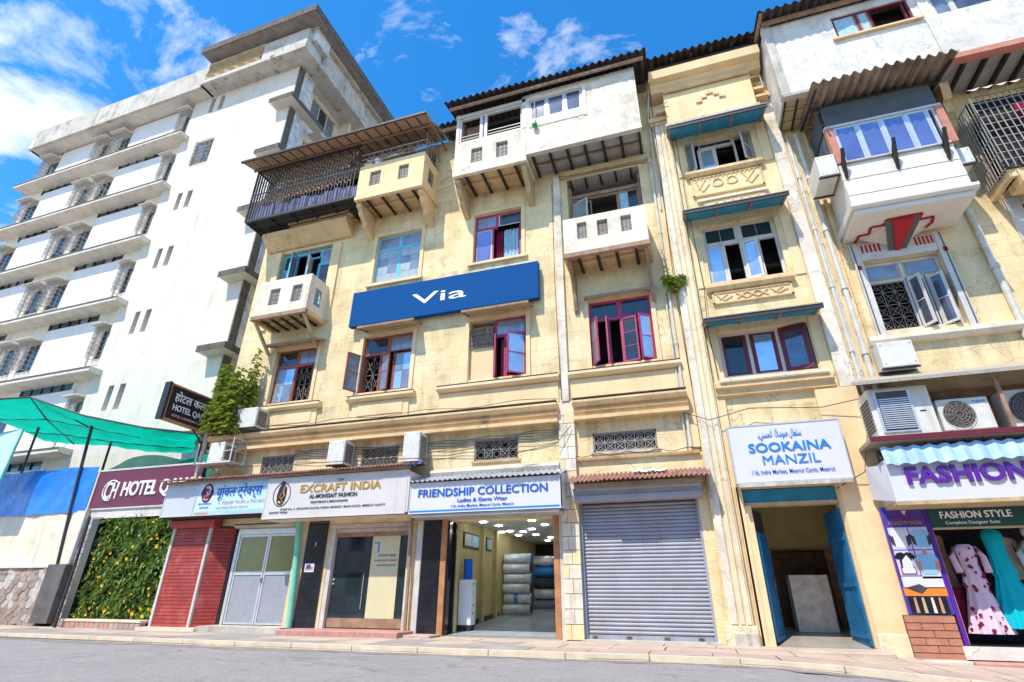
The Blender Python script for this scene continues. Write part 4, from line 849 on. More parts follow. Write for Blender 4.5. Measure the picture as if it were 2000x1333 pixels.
# recess behind balcony 4
part(MB().box(-2.8,.2,-.18,-.002,14.2,14.42), 'lintel_beam', TW, A, bevel=.015)
part(MB().box(-2.55,-.18,.36,.4,13.55,13.7).box(-2.6,-2.5,.3,.4,10.4,14.1).box(-.22,-.12,.3,.4,10.4,14.1), 'window_head', BW, A)
window(A, -2.5, -.22, 10.4, 13.5, .36, BW, [(0,.28,0,.95,1,1,25,G1,WFR), (.28,.68,0,1,1,1,0,None), (.68,1,0,1,2,1,0,[CU,G2],BW)], label='brown verandah window with one white sash open')
for i in range(5): part(MB().box(-2.5+i*.52,-2.44+i*.52,-.0,.5,14.04,14.1), 'ceiling_joist', DW, A)
part(MB().box(-2.6,-.12,.0,.9,14.12,14.15), 'verandah_ceiling', GSH, A)
# balcony 3 glazing and big white box room
w3 = window(A, -6.3, -3.86, 15.88, 17.12, -1.16, WFR, [(0,.34,0,1,1,1,0,None), (.34,.43,0,1,1,1,0,G6), (.43,1,0,1,1,1,0,None)], fw=.07, label='white balcony glazing with sliding panes pushed aside')
part(MB().bar((-6.25,-1.1,16.1),(-3.9,-1.1,16.1),.025).bar((-6.25,-1.1,16.25),(-3.9,-1.1,16.25),.025), 'guard_rail', WFR, w3)
curtain(A, -6.2, -5.55, 15.9, 17.0, -.8, BW, 5)
part(MB().box(-6.42,-6.3,-1.2,.0,15.85,17.35).box(-3.86,-3.72,-1.22,-1.06,15.85,17.4).box(-6.45,-3.7,-1.22,-1.1,17.13,17.28), 'balcony_post', WFR, A)
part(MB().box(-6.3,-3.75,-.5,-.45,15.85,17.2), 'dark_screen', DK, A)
wb = part(MB().holes(-3.72, .15, 14.6, 17.4, -1.24, -1.12, [(-3.6,-1.68,16.1,17.1)]).holes(-1.12, -.001, 14.6, 17.4, .03, .15, [], axis='x').holes(-1.12, -.001, 14.6, 17.4, -3.72, -3.6, [], axis='x'), 'box_room', WP, A, label='projecting peeling white box room')
part(MB().box(-3.6,.03,-1.11,-.001,14.66,14.7), 'box_floor', GSH, wb)
part(MB().box(-3.73,.16,-1.27,-1.1,14.5,14.598), 'sill_angle', WFR, wb)
part(MB().box(-1.66,-1.54,-1.27,-1.242,15.7,17.2).box(-3.6,-1.66,-1.262,-1.242,15.72,16.06), 'window_trim', CR, wb)
for i in range(7): x = -3.55+i*.6; part(MB().box(x-.04,x+.04,-1.1,-.01,14.53,14.655), 'joist', DW, wb)
part(MB().box(-3.6,.03,-.6,-.54,14.56,14.65), 'cross_joist', BW, wb)
window(A, -3.6, -1.7, 16.1, 17.1, -1.2, ALU, [(0,.34,0,1,1,1,0,G6), (.34,.68,0,1,1,1,0,G6), (.68,1,0,1,1,1,0,G6)], label='three light aluminium window of the box room')
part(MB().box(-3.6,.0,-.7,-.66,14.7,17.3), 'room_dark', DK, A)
corrugated(A, 'roof_sheet', COR, -6.75, .6, -1.7, 17.55, .6, 18.15, .25, .06, 1.0, .04)
part(MB().box(-6.6,.5,-1.55,-1.47,17.32,17.42).box(-6.6,.5,-.1,-.02,17.52,17.85), 'roof_purlin', BW, A)
corrugated(A, 'roof_sheet', COR, -7.6, -6.4, -.75, 17.7, .6, 18.2, .25, .06, 1.0); part(MB().box(-7.6,-6.5,-.6,-.5,17.45,17.6), 'roof_purlin', BW, A)
corrugated(A, 'roof_sheet', COR, .6, 4.3, -1.0, 17.9, .8, 18.5, .25, .06, 1.0)
part(MB().box(.62,4.2,-.7,-.6,17.6,17.72), 'roof_purlin', DW, A)
for i in range(6): part(MB().bar((.8+i*.65,-.9,17.72),(.8+i*.65,.5,18.2),.06), 'rafter', DW, A)
# ball hung from the box room window
gb = MB(); n = 8
gb.grid(lambda u, v: (-3.36+.1*math.cos(u*6.283)*math.sin(v*3.1416), -1.36+.1*math.sin(u*6.283)*math.sin(v*3.1416), 15.68+.11*math.cos(v*3.1416)), 14, 8)
hb = thing('hanging_ball', 'small green plastic ball hanging on a cord from the box room window', 'ball', (-3.36,-1.36,15.57))
part(gb, 'ball', GBL, hb, smooth=True); part(MB().tube([(-3.36,-1.36,15.78),(-3.38,-1.3,16.5),(-3.37,-1.27,17.1)], .012, 4), 'cord', WFR, hb)
# --- caged verandah at top left
cg = part(MB().box(-15.45,-10.45,-1.3,-1.22,14.36,14.46).box(-15.45,-10.45,-1.3,-1.24,17.0,17.06).box(-15.45,-15.39,-1.22,0,14.36,14.46).box(-15.45,-15.39,-1.22,0,17.0,17.06).box(-15.46,-15.4,-1.31,-1.25,14.4,17.06).box(-15.45,-10.45,-1.29,-1.25,15.75,15.79), 'verandah_cage', IRON, A, label='black iron cage enclosing the top left verandah')
x = -15.33
barme = None
while x < -10.45:
    if barme is None:
        b = MB().box(-.016,.016,-.012,.012,0,2.56); barme = bpy.data.meshes.new('bar'); barme.from_pydata(b.v, [], b.f); barme.materials.append(BARM)
    inst(barme, 'bar', cg, (x,-1.27,14.45)); x += .14
y = -1.15
while y < -.02: inst(barme, 'bar', cg, (-15.42,y,14.45)); y += .115
sc = MB()
for i in range(5): sc.tube([(-15.42, -1.1+i*.24+.1*math.cos(t*.785), 16.7+.1*math.sin(t*.785)) for t in range(9)], .011, 4)
for i in range(34):
    for j in range(1): sc.tube([(-15.33+i*.14+.045*math.cos(t*1.257), -1.285, 15.55+j*.42+.1*math.sin(t*1.257)) for t in range(6)], .008, 3)
part(sc, 'scrollwork', IRON, cg)
lt = MB()
for i in range(70):
    x = -15.2+i*.2
    for s_ in (1, -1):
        x2 = x+s_*1.3
        a, b_ = (x, 15.35), (x2, 16.95)
        if -15.25 < a[0] < -10.6 and -15.25 < b_[0] < -10.6: lt.bar((a[0],-1.12+s_*.012,a[1]), (b_[0],-1.12+s_*.012,b_[1]), .05, .02)
part(lt, 'lattice', LTC, cg)
part(MB().grid(lambda u, v: (-15.3+4.8*u, -1.1+.04*math.sin(u*60)+.03*math.sin(u*23), 14.46+(.72+.05*math.sin(u*17))*v), 90, 3), 'cloth_lining', CLP, cg, smooth=True)
flo = part(MB().box(-15.44,-10.46,-1.22,-.001,14.44,14.48), 'cage_floor', IRON, cg)
for i in range(6): part(MB().box(-15.3+i*.93,-15.23+i*.93,-1.22,-.01,14.36,14.438), 'floor_joist', DW, cg)
for i in range(3): part(MB().box(-15.4,-10.5,-1.0+i*.35,-.95+i*.35,14.33,14.359), 'floor_slat', DW, cg)
part(MB().grid(lambda u, v: (-12.0+.55*u, -1.0+.03*math.sin(u*12), 15.6+.8*v), 14, 2), 'hanging_shirt', CLP, cg); part(MB().grid(lambda u, v: (-11.62+.12*u, -1.12+.01*math.sin(u*9), 15.45+.5*v), 6, 2), 'hanging_cloth', TRD, cg)
# lean-to roof over cage and balcony
part(MB().box(-15.75,-7.35,-1.98,-1.92,17.0,17.09), 'eave_beam', IRON, A)
rf = part(MB().box(-15.74,-7.36,-1.919,-1.88,17.02,17.08).box(-15.7,-7.4,-1.32,-1.26,17.1,17.16).box(-15.7,-7.4,-.6,-.54,17.3,17.36).box(-7.42,-7.36,-1.9,.0,17.02,17.1), 'lean_to_roof', BW, A, label='lean-to roof over the caged verandah')
n = 19
for i in range(n):
    a = -15.72+(8.32)*i/n; b = a+8.32/n
    part(MB().add([(a+.02,-1.93,17.09),(b-.02,-1.93,17.09),(b-.02,-1.3,17.26),(a+.02,-1.3,17.26),(a+.02,-1.93,17.105),(b-.02,-1.93,17.105),(b-.02,-1.3,17.275),(a+.02,-1.3,17.275)], [(0,3,2,1),(4,5,6,7),(0,1,5,4),(1,2,6,5),(2,3,7,6),(3,0,4,7)]), 'roof_panel', TAN, rf)
    part(MB().add([(a+.01,-1.29,17.265),(b-.01,-1.29,17.265),(b-.01,0,17.62),(a+.01,0,17.62),(a+.01,-1.29,17.28),(b-.01,-1.29,17.28),(b-.01,0,17.635),(a+.01,0,17.635)], [(0,3,2,1),(4,5,6,7),(0,1,5,4),(1,2,6,5),(2,3,7,6),(3,0,4,7)]), 'rear_panel', TAND, rf)
    part(MB().bar((a,-1.93,17.07),(a,0,17.58),.035), 'rafter', IRON, rf)
part(MB().add([(-7.36,-1.95,17.05),(-7.3,.0,17.5),(-7.3,.0,17.62),(-7.36,-1.95,17.12)], [(0,1,2,3)]), 'verge_board', TW, rf)
# balcony 2 rail, side grille, stored things
r2 = part(MB().tube([(-10.45,-1.18,16.55),(-7.62,-1.18,16.55),(-7.62,0,16.55)], .022, 6).tube([(-10.45,-1.18,16.3),(-7.62,-1.18,16.3)], .014, 6).tube([(-10.45,-1.18,16.1),(-7.62,-1.18,16.1)], .014, 6), 'balcony_rail', IRW, A)
g = MB()
for i in range(7): g.bar((-9.9+i*.38,-1.18,15.93), (-9.9+i*.38,-1.18,16.55), .022)
for i in range(6): g.bar((-7.64,-1.15+i*.2,15.93), (-7.64,-1.15+i*.2,17.0), .02)
for i in range(5): g.bar((-7.64,-1.2,16.05+i*.22), (-7.64,0,16.05+i*.22), .018)
part(g, 'rail_bars', IRR, r2)
part(MB().box(-10.3,-9.95,-1.15,-.9,15.9,16.15), 'parapet_block', YB, A)
st_ = thing('dark_bundle', 'dark covered bundle stored on top of the bright yellow balcony', 'bundle', (-8.8,-.8,15.9))
part(MB().grid(lambda u, v: (-9.0+1.0*u+.05*math.sin(v*9), -.95+.15*math.sin(v*3.1)*math.sin(u*3.14), 15.9+.42*math.sin(u*3.14)**.4*v+.03*math.sin(u*19)), 20, 8), 'cover', CLD, st_, smooth=True)
wbk = thing('white_bucket', 'small white plastic tub on the left of the bright yellow balcony', 'tub', (-9.75,-1.0,15.95)); part(MB().tube([(-9.75,-1.02,15.93),(-9.75,-1.02,16.2)], .13, 10, .17), 'tub_body', WAP, wbk); part(MB().tube([(-9.75,-1.02,16.2),(-9.75,-1.02,16.22)], .19, 10), 'rim', WAP, wbk)

# --- stair bay B
def blue_awning(x0, x1, yf, zf, zb, n=3):
    for i in range(n):
        a = x0+(x1-x0)*i/n; b = x0+(x1-x0)*(i+1)/n
        part(MB().add([(a+.02,yf,zf),(b-.02,yf,zf),(b-.02,-.001,zb),(a+.02,-.001,zb),(a+.02,yf,zf+.02),(b-.02,yf,zf+.02),(b-.02,-.001,zb+.02),(a+.02,-.001,zb+.02)], [(0,3,2,1),(4,5,6,7),(0,1,5,4),(1,2,6,5),(2,3,7,6),(3,0,4,7)]), 'awning_panel', BUN, A)
    for i in range(n+1): x = x0+(x1-x0)*i/n; part(MB().bar((x,yf,zf-.01),(x,0,zb-.01),.06), 'awning_rib', BW, A)
    part(MB().box(x0-.05,x1+.05,yf-.05,yf-.001,zf-.07,zf+.035), 'awning_edge', IRON, A)
    part(MB().add([(x0-.06,yf-.07,zf+.045),(x1+.06,yf-.07,zf+.045),(x1+.06,.0,zb+.06),(x0-.06,.0,zb+.06),(x0-.06,yf-.07,zf+.075),(x1+.06,yf-.07,zf+.075),(x1+.06,.0,zb+.09),(x0-.06,.0,zb+.09)], [(0,3,2,1),(4,5,6,7),(0,1,5,4),(1,2,6,5),(2,3,7,6),(3,0,4,7)]), 'awning_top', TIN, A)
blue_awning(1.08, 3.86, -.7, 7.6, 7.75); blue_awning(1.04, 3.8, -.75, 11.22, 11.45); blue_awning(.98, 3.86, -.85, 14.6, 14.9)
for z0, z1 in ((5.68,5.95),):
    part(MB().prism([(0,5.62),(-.14,5.66),(-.16,5.78),(-.24,5.84),(-.24,5.98),(0,6.02)], 'x', 1.08, 3.85), 'sill', YT, A); part(MB().box(1.2,3.75,-.3,-.24,5.99,6.06), 'sill', CR, A)
for z in (8.78, 13.02):
    part(MB().prism([(0,z),(-.12,z+.03),(-.18,z+.12),(-.18,z+.22),(0,z+.26)], 'x', 1.3, 3.6), 'sill', YT, A)
def relief(z0, z1, kind):
    p = part(MB().box(1.42,3.5,-.05,-.002,z0,z1), 'relief_panel', YB, A); part(MB().box(1.42,3.5,-.08,-.051,z0,z0+.04).box(1.42,3.5,-.08,-.051,z1-.04,z1).box(1.42,1.47,-.08,-.051,z0,z1).box(3.45,3.5,-.08,-.051,z0,z1), 'relief_frame', YT, p)
    m_ = MB(); h = z1-z0-.12; b = z0+.06; y = -.065
    for a, c in ((1.55,1.95), (2.95,3.38)):
        m_.bar((a,y,b+h*.9),(a+.18,y,b+h*.15),.03).bar((a+.18,y,b+h*.15),(c,y,b+h*.6),.03).bar((a+.05,y,b+h*.3),(c-.1,y,b+h*.9),.02)
    if kind:
        for k in range(3):
            cx = 2.15+k*.28; m_.bar((cx-.1,y,b+.02),(cx+.18,y,b+h-.02),.03); m_.bar((cx+.18,y-.006,b+.02),(cx-.1,y-.006,b+h-.02),.03)
    else:
        for cx in (2.2, 2.62): m_.tube([(cx+.15*math.cos(t*.7), y, b+h*.5+h*.33*math.sin(t*.7)*(1 if t < 5 else .5)) for t in range(10)], .02, 5)
        for k in range(14): m_.bar((1.6+k*.13,y,b+h-.06),(1.6+k*.13,y,b+h+.02),.03)
    part(m_, 'relief_carving', YT, p)
relief(8.4, 8.76, 1); relief(12.28, 13.0, 0)
part(MB().box(1.5,3.55,-.1,-.002,12.05,12.13), 'moulding', CR, A)
part(MB().box(1.7,3.45,-.04,-.002,11.72,12.02), 'relief_panel', YB, A); m_ = MB()
for k in range(6): m_.bar((1.9+k*.24,-.05,11.76),(2.05+k*.24,-.05,11.96),.03).bar((2.05+k*.24,-.056,11.96),(2.14+k*.24,-.056,11.76),.03)
part(m_, 'relief_carving', YT, A)
for z0, z1 in ((6.1,7.7), (9.1,11.3), (13.3,14.8)): part(MB().box(1.1,1.36,-.03,-.001,z0-.1,z1).box(3.66,3.93,-.03,-.001,z0-.1,z1), 'jamb_strip', YB, A)
window(A, 1.38, 3.62, 6.2, 7.55, .16, WFR, [(0,.34,0,1,1,1,0,G2,MAR), (.34,.67,0,1,1,1,0,[G1],MAR), (.67,1,0,1,1,1,16,G6,MAR)], fw=.09, sash=.1, label='three light window with maroon sashes')
window(A, 1.47, 3.5, 9.13, 11.15, .14, WFR, [(0,.27,0,.68,1,1,0,G1), (.27,.5,0,.68,1,1,0,None), (.5,.74,0,.68,1,1,14,G1), (.74,1,0,.68,1,1,0,None), (0,.5,.68,1,2,1,0,G2), (.5,1,.68,1,2,1,0,G2)], fw=.07, sash=.07, label='tall white framed window with transom lights')
window(A, 1.43, 3.46, 13.34, 14.62, .14, WFR, [(0,.2,0,1,1,1,50,G3), (.2,.45,0,.78,1,1,0,G1), (.45,.75,0,.78,1,1,0,None), (.75,1,0,1,1,2,-48,G3), (.2,.75,.78,1,2,1,0,G2)], fw=.07, label='top white framed window with outer sashes pushed open')
# top panel with stepped emblem, cornice
bp_ = part(MB().box(1.0,3.78,-.45,-.001,15.2,16.72), 'top_panel', YB, A, bevel=.02)
part(MB().box(.93,3.85,-.5,-.001,15.06,15.198), 'panel_base', HC, bp_)
em = MB()
for a, c, z in ((2.0,2.16,15.82), (2.16,2.32,15.98), (2.32,2.6,16.12), (2.6,2.76,16.0), (2.76,2.92,15.84), (2.4,2.52,16.2)): em.box(a, c, -.5, -.451, z, z+.075)
for x, z in ((2.16,15.82), (2.32,15.98), (2.6,16.0), (2.76,15.84)): em.box(x-.035, x+.035, -.498, -.451, z, z+.2)
part(em, 'stepped_emblem', YT, bp_)
part(MB().prism([(0,16.7),(-.5,16.72),(-.5,16.8),(-.62,16.9),(-.62,16.98),(-.86,17.02),(-.9,17.35),(0,17.4)], 'x', .62, 4.15), 'cornice', YB, A)
part(MB().box(1.02,3.76,-.56,-.502,16.58,16.7), 'moulding', YT, A)
part(MB().box(3.8,4.12,-.4,-.001,15.9,16.0).box(3.8,4.16,-.45,-.001,15.5,15.58).box(.7,1.0,-.4,-.001,15.9,16.0), 'moulding', YT, A)
part(MB().tube([(3.75,-.55,16.3),(4.05,-.5,16.35),(4.1,-.4,15.9)], .02, 6), 'small_pipe', PIPE, A)
part(MB().tube([(.75,-.4,16.1),(1.1,-.55,16.15)], .02, 6), 'small_pipe', PIPE, A)

# ------------------------------------------------------------------ right-hand building C
B = thing('apartment_building', 'cream building at the right with white bay window, rooftop box room and shop below', 'building', (7,0,0))
bx = 13.5
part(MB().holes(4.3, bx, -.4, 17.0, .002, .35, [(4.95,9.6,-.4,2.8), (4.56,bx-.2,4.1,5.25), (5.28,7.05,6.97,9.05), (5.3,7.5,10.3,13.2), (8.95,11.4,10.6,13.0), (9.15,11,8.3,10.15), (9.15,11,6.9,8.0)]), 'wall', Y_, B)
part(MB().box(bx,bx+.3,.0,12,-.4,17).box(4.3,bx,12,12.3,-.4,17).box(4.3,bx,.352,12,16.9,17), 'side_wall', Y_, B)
part(MB().box(4.3,bx,1.3,1.35,4,17).box(4.31,bx,.352,8,5.5,5.6).box(4.31,bx,.352,2,9.9,9.95).box(4.31,bx,.352,2,14.2,14.25), 'inner_floors', DK, B)
part(MB().prism([(0,6.6),(-.14,6.62),(-.2,6.7),(-.2,6.8),(0,6.84)], 'x', 4.85, 8.02), 'sill', CR, B)
part(MB().box(5.1,5.3,-.09,-.001,6.84,9.62).box(7.05,7.24,-.09,-.001,6.84,9.62).box(5.302,7.048,-.08,-.001,9.07,9.6), 'surround', WFR, B, bevel=.01)
part(MB().box(5.13,5.16,-.1,-.091,6.9,9.6).box(7.17,7.2,-.1,-.091,6.9,9.6), 'surround_line', EMG, B)
em = MB()
for k in range(5): em.box(5.35+k*.1, 5.4+k*.1, -.09, -.081, 9.3, 9.55).box(6.6+k*.09, 6.645+k*.09, -.09, -.081, 9.3, 9.55)
for x, z in ((5.13,8.8), (7.13,9.0)): em.box(x, x+.1, -.1, -.091, z, z+.13)
part(em, 'red_stripes', EMR, B)
cw = window(B, 5.3, 7.04, 7.0, 9.04, .12, WFR, [(0,.52,0,.72,1,1,0,None), (.5,.74,0,.72,1,2,62,G6,WFR), (.76,1,0,.72,1,2,48,G6,WFR), (0,.5,.72,1,2,1,0,G3,TW), (.5,1,.72,1,2,1,0,G3,TW)], sash=.06, fw=.07, grill=(6,5,2), label='white window with two sashes swung out over an iron grille')
# neighbour windows beyond
part(MB().box(8.82,9.14,-.06,-.001,6.8,10.3), 'surround', WFR, B); window(B, 9.15, 11, 8.3, 10.15, .12, MAR, [(0,.33,0,1,1,2,0,G3), (.33,.66,0,1,1,2,0,G2), (.66,1,0,1,1,2,0,G3)], sash=.09, label='maroon window under the iron cage')
window(B, 9.15, 11, 6.9, 8.0, .12, MAR, [(0,.5,0,1,1,1,0,G3), (.5,1,0,1,1,1,0,G2)])
pipe(B, [(4.7,-.08,5.4),(4.68,-.08,13.9)], .07); pipe(B, [(4.5,-.05,5.0),(4.5,-.05,13.9)], .03); pipe(B, [(8.02,-.09,5.4),(8.0,-.09,11.0)], .075)
part(MB().box(4.86,4.95,-.06,-.001,5.4,13.9), 'pilaster_strip', YT, B)
# bay window
bay = part(MB().box(5.04,7.62,-1.3,-1.2,10.06,10.1).box(5.04,5.1,-1.2,-.001,10.06,11.45).box(7.56,7.62,-1.2,-.001,10.06,11.45).box(5.05,7.61,-1.25,-1.2,10.1,11.45), 'bay_window', BAY, B, label='white projecting bay window under a corrugated canopy')
for k in range(5): piece(BAY, 'siding_board', bay, 5.03, 7.63, -1.29-.012*(k % 2), -1.25, 10.1+k*.262, 10.1+(k+1)*.262-.012)
part(MB().prism([(0,9.88),(-1.36,9.88),(-1.42,9.93),(-1.42,10.02),(-1.32,10.06),(0,10.06)], 'x', 4.95, 7.7), 'moulding', BAY, bay, bevel=.01)
part(MB().box(5.02,7.62,-1.3,-.001,9.74,9.878), 'soffit_block', BAY, bay, bevel=.015)
kz = 9.735
w_ = MB().add([(5.62,-.26,kz),(5.86,-.6,kz),(6.16,-.03,9.3),(5.45,-.03,kz)], [(0,1,2),(0,2,3)]).add([(6.5,-.6,kz),(6.84,-.55,kz),(6.88,-.03,kz),(6.16,-.03,9.3)], [(0,1,3),(1,2,3)]); part(w_, 'soffit_fan', BAY, bay)
def kst(x0, x1, xt0, xt1, y, zt, d): return MB().add([(x0,y,kz),(x1,y,kz),(xt1,-.01,zt),(xt0,-.01,zt),(x0+.03,y+.05,kz+.02),(x1-.03,y+.05,kz+.02),(xt1-.02,.0,zt+.2),(xt0+.02,.0,zt+.2)], [(0,1,2,3),(4,7,6,5),(0,4,5,1),(1,5,6,2),(2,6,7,3),(3,7,4,0)])
part(kst(5.78,6.64,5.98,6.34,-.86,9.22,0), 'keystone', EMG, bay); part(MB().add([(5.96,-.84,kz-.045),(6.46,-.84,kz-.045),(6.22,-.1,9.225),(6.11,-.1,9.225)], [(0,1,2,3)]), 'keystone_face', EMR, bay)
pl_ = [(5.3,.0),(5.33,-.3),(5.56,-.32),(5.53,-.62),(5.84,-.64),(5.84,-.86),(6.6,-.9),(6.62,-.62),(6.92,-.66),(6.98,-.4),(6.9,-.2)]
r_ = MB()
for a, b_ in zip(pl_, pl_[1:]): r_.bar((a[0],a[1],9.722),(b_[0],b_[1],9.722),.07,.02)
part(r_, 'stepped_red_line', EMR, bay)
part(MB().box(5.02,5.2,-1.3,-1.12,11.46,12.78).box(7.62,7.8,-1.3,-1.12,11.46,12.78), 'corner_post', PKP, bay, bevel=.01)
part(MB().box(5.02,7.8,-1.27,-.001,12.79,12.86), 'head_rail', WFR, bay)
part(MB().box(5.08,7.75,-1.24,-1.2,12.862,13.62), 'head_panel', DGP, bay)
part(MB().box(5.02,5.06,-1.1,-.001,11.46,13.6).box(7.76,7.8,-1.1,-.001,11.46,13.6), 'side_panel', DGP, bay)
part(MB().box(5.0,5.06,-.95,-.3,11.6,12.6), 'side_pane', G4, bay)
part(MB().box(5.21,7.6,-1.36,-1.22,11.42,11.458), 'window_board', WFR, bay)
bwn = window(B, 5.22, 7.62, 11.46, 12.78, -1.24, ALU, [(0,.24,0,1,1,1,0,G4), (.24,.48,0,1,1,1,0,G4), (.48,.72,0,1,1,1,0,G4), (.72,.93,0,1,1,1,0,G4), (.93,1,0,1,1,1,0,None)], fw=.06, label='four light sliding window of the bay')
curtain(B, 5.25, 7.4, 11.5, 12.7, -1.05, CLP, 14)
for x in (5.12, 6.3, 7.42):
    part(MB().bar((x,-1.31,10.95),(x,-1.62,11.7),.07).bar((x,-1.62,11.7),(x,-1.33,11.4),.05).bar((x,-1.315,10.9),(x,-1.315,11.45),.05), 'shade_bracket', DW, bay)
corrugated(B, 'roof_sheet', CORB, 4.78, 8.25, -2.05, 13.82, -.15, 14.1, .25, .065, .9, .03)
part(MB().box(4.85,8.0,-1.22,-1.14,13.62,13.72).bar((4.85,-2.0,13.6),(4.85,-.1,13.98),.06).bar((8.05,-2.0,13.6),(8.05,-.1,13.98),.08), 'canopy_frame', DW, B)
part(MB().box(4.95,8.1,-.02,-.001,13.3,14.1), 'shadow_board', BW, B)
# rooftop box rooms
bxr = part(MB().holes(4.25, bx, 14.3, 17.35, -1.4, -1.25, [(6.1,8.1,16.05,17.0), (8.6,12.6,16.0,17.0)]).holes(-1.25, -.001, 14.3, 17.35, 4.25, 4.4, [], axis='x'), 'box_room', WG, B, label='long rough white rooftop box room')
part(MB().box(4.2,4.44,-1.44,-1.2,14.26,17.4), 'corner_bead', HC, bxr); part(MB().box(8.28,8.52,-1.45,-1.401,14.25,17.3), 'pier_strip', WG, bxr)
part(MB().box(4.22,8.4,-1.43,-1.2,14.2,14.3), 'edge_angle', HC, bxr); part(MB().box(8.4,bx,-1.46,-1.2,14.12,14.3), 'edge_angle', PKP, bxr)
for i in range(3):
    for j in range(3): piece(TW, 'soffit_board', bxr, 4.3+i*.33, 4.6+i*.33, -1.2+j*.4, -.84+j*.4, 14.21, 14.24)
part(MB().box(4.3,bx,-1.2,.35,14.25,14.3), 'box_floor', GSH, bxr)
for i in range(4): part(MB().box(4.28+i*.33,4.32+i*.33,-1.22,-.01,14.15,14.21), 'joist', DW, bxr)
for i in range(9): part(MB().box(8.75+i*.5,8.83+i*.5,-1.2,-.01,14.12,14.248), 'joist', DW, bxr)
window(B, 6.1, 8.1, 16.05, 17.0, -1.36, MAR, [(0,.33,0,1,1,1,0,CU,BW), (.33,.5,0,1,1,1,0,CU,BW), (.5,.93,0,1,1,1,0,None)], label='maroon box room window half covered by a blue curtain')
part(MB().prism([(-1.401,15.94),(-1.5,15.95),(-1.5,16.02),(-1.401,16.04)], 'x', 5.95, 8.25), 'sill', YT, B)
window(B, 8.6, 12.6, 16.0, 17.0, -1.36, WFR, [(0,.12,0,1,1,1,0,G3), (.12,.36,0,1,1,1,0,G6), (.36,.6,0,1,1,1,0,G2), (.6,1,0,1,1,1,0,G6)], label='long glazed box room window at the top right')
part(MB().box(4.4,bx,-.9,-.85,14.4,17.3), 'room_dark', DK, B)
corrugated(B, 'roof_sheet', COR, 4.05, bx, -1.95, 17.42, .6, 18.1, .25, .06, 1.0, .04)
part(MB().bar((4.15,-1.9,17.38),(4.15,.4,18.0),.09).box(4.2,bx,-1.6,-1.5,17.3,17.42), 'roof_purlin', BW, B)
part(MB().prism([(-.001,12.6),(-.3,12.75),(-.42,13.1),(-.5,13.15),(-.5,13.5),(-.62,13.55),(-.7,13.9),(-.7,14.1),(-.001,14.1)], 'x', 8.3, 8.52), 'scroll_bracket', YT, B, bevel=.015)
# caged balcony at the right edge
rc = part(MB().box(8.6,13,-1.0,-.9,10.28,10.5).box(8.75,13,-1.06,-.5,10.05,10.28).box(8.6,8.7,-.9,-.001,10.28,10.5), 'balcony', YT, B, label='balcony inside a pale wire cage at the right edge')
g = MB()
for i in range(30): g.bar((8.58+i*.145,-1.02-.12*max(0,1-abs(i-0)/99),10.5),(8.58+i*.145,-1.02,13.0),.02)
for i in range(11): g.bar((8.58,-1.03,10.55+i*.245),(12.9,-1.03,10.55+i*.245),.018)
for i in range(9):
    g.bar((8.58,-.98+i*.12,10.5),(8.58,-.98+i*.12,13.0),.018)
for i in range(6): g.bar((8.58,-1.0,10.55+i*.49),(8.58,0,10.55+i*.49),.018)
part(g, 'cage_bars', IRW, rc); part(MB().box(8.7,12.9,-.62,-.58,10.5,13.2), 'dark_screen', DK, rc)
g = MB()
for i in range(12): g.tube([(8.62+i*.3+.12*math.cos(t*.785),-1.06,10.62+.1*math.sin(t*.785)) for t in range(9)], .022, 4)
part(g, 'cage_scrolls', IRON, rc)
curtain(B, 9.6, 9.95, 10.6, 12.8, -.7, MCL, 3); curtain(B, 10.05, 10.5, 10.6, 12.2, -.7, CLP, 3)
sh_ = MB(); n = 120
def scal(u, v):
    x = 8.55+4.4*u; f = .09*abs(math.sin(x*math.pi/.3)); return (x, -1.35+.25*v, 13.02+.2*v-(1-v)*f)
part(MB().grid(scal, n, 2), 'scalloped_awning', PKS, B)
# eave over the air conditioner ledge
part(MB().add([(3.85,-1.3,5.22),(bx,-1.3,5.25),(bx,.0,5.75),(4.35,.0,5.75),(3.85,-1.3,5.3),(bx,-1.3,5.33),(bx,.0,5.83),(4.35,.0,5.83)], [(0,3,2,1),(4,5,6,7),(0,1,5,4),(1,2,6,5),(2,3,7,6),(3,0,4,7)]), 'eave_slab', TIN, B)
part(MB().box(3.95,bx,-1.12,-.05,3.98,4.06), 'ledge_slab', TIN, B); part(MB().box(3.93,bx,-1.16,-1.122,3.97,4.08), 'ledge_angle', MAR, B)
part(MB().box(4.32,bx,.5,.55,4.05,5.3), 'mezzanine_back', YT, B)
part(MB().box(5.2,5.24,-.2,.3,4.06,5.3).box(6.55,6.62,-1.05,-.98,4.08,5.2).box(5.1,9,-.2,.0,5.05,5.25), 'ledge_frame', BW, B)
window(B, 5.45, 6.6, 4.3, 5.15, .2, BW, [(0,.5,0,1,1,1,0,G2), (.5,1,0,1,1,1,0,G2)])
part(MB().box(4.3,4.9,-.06,.0,-.3,4.0), 'shop_pier', CR, B)
for k in range(13): part(MB().box(4.33+.03*(k%2),4.62,-.1-.03*(k%3),-.062,2.9+k*.09,2.97+k*.09), 'rough_stone', STO if k % 2 else CR, B)

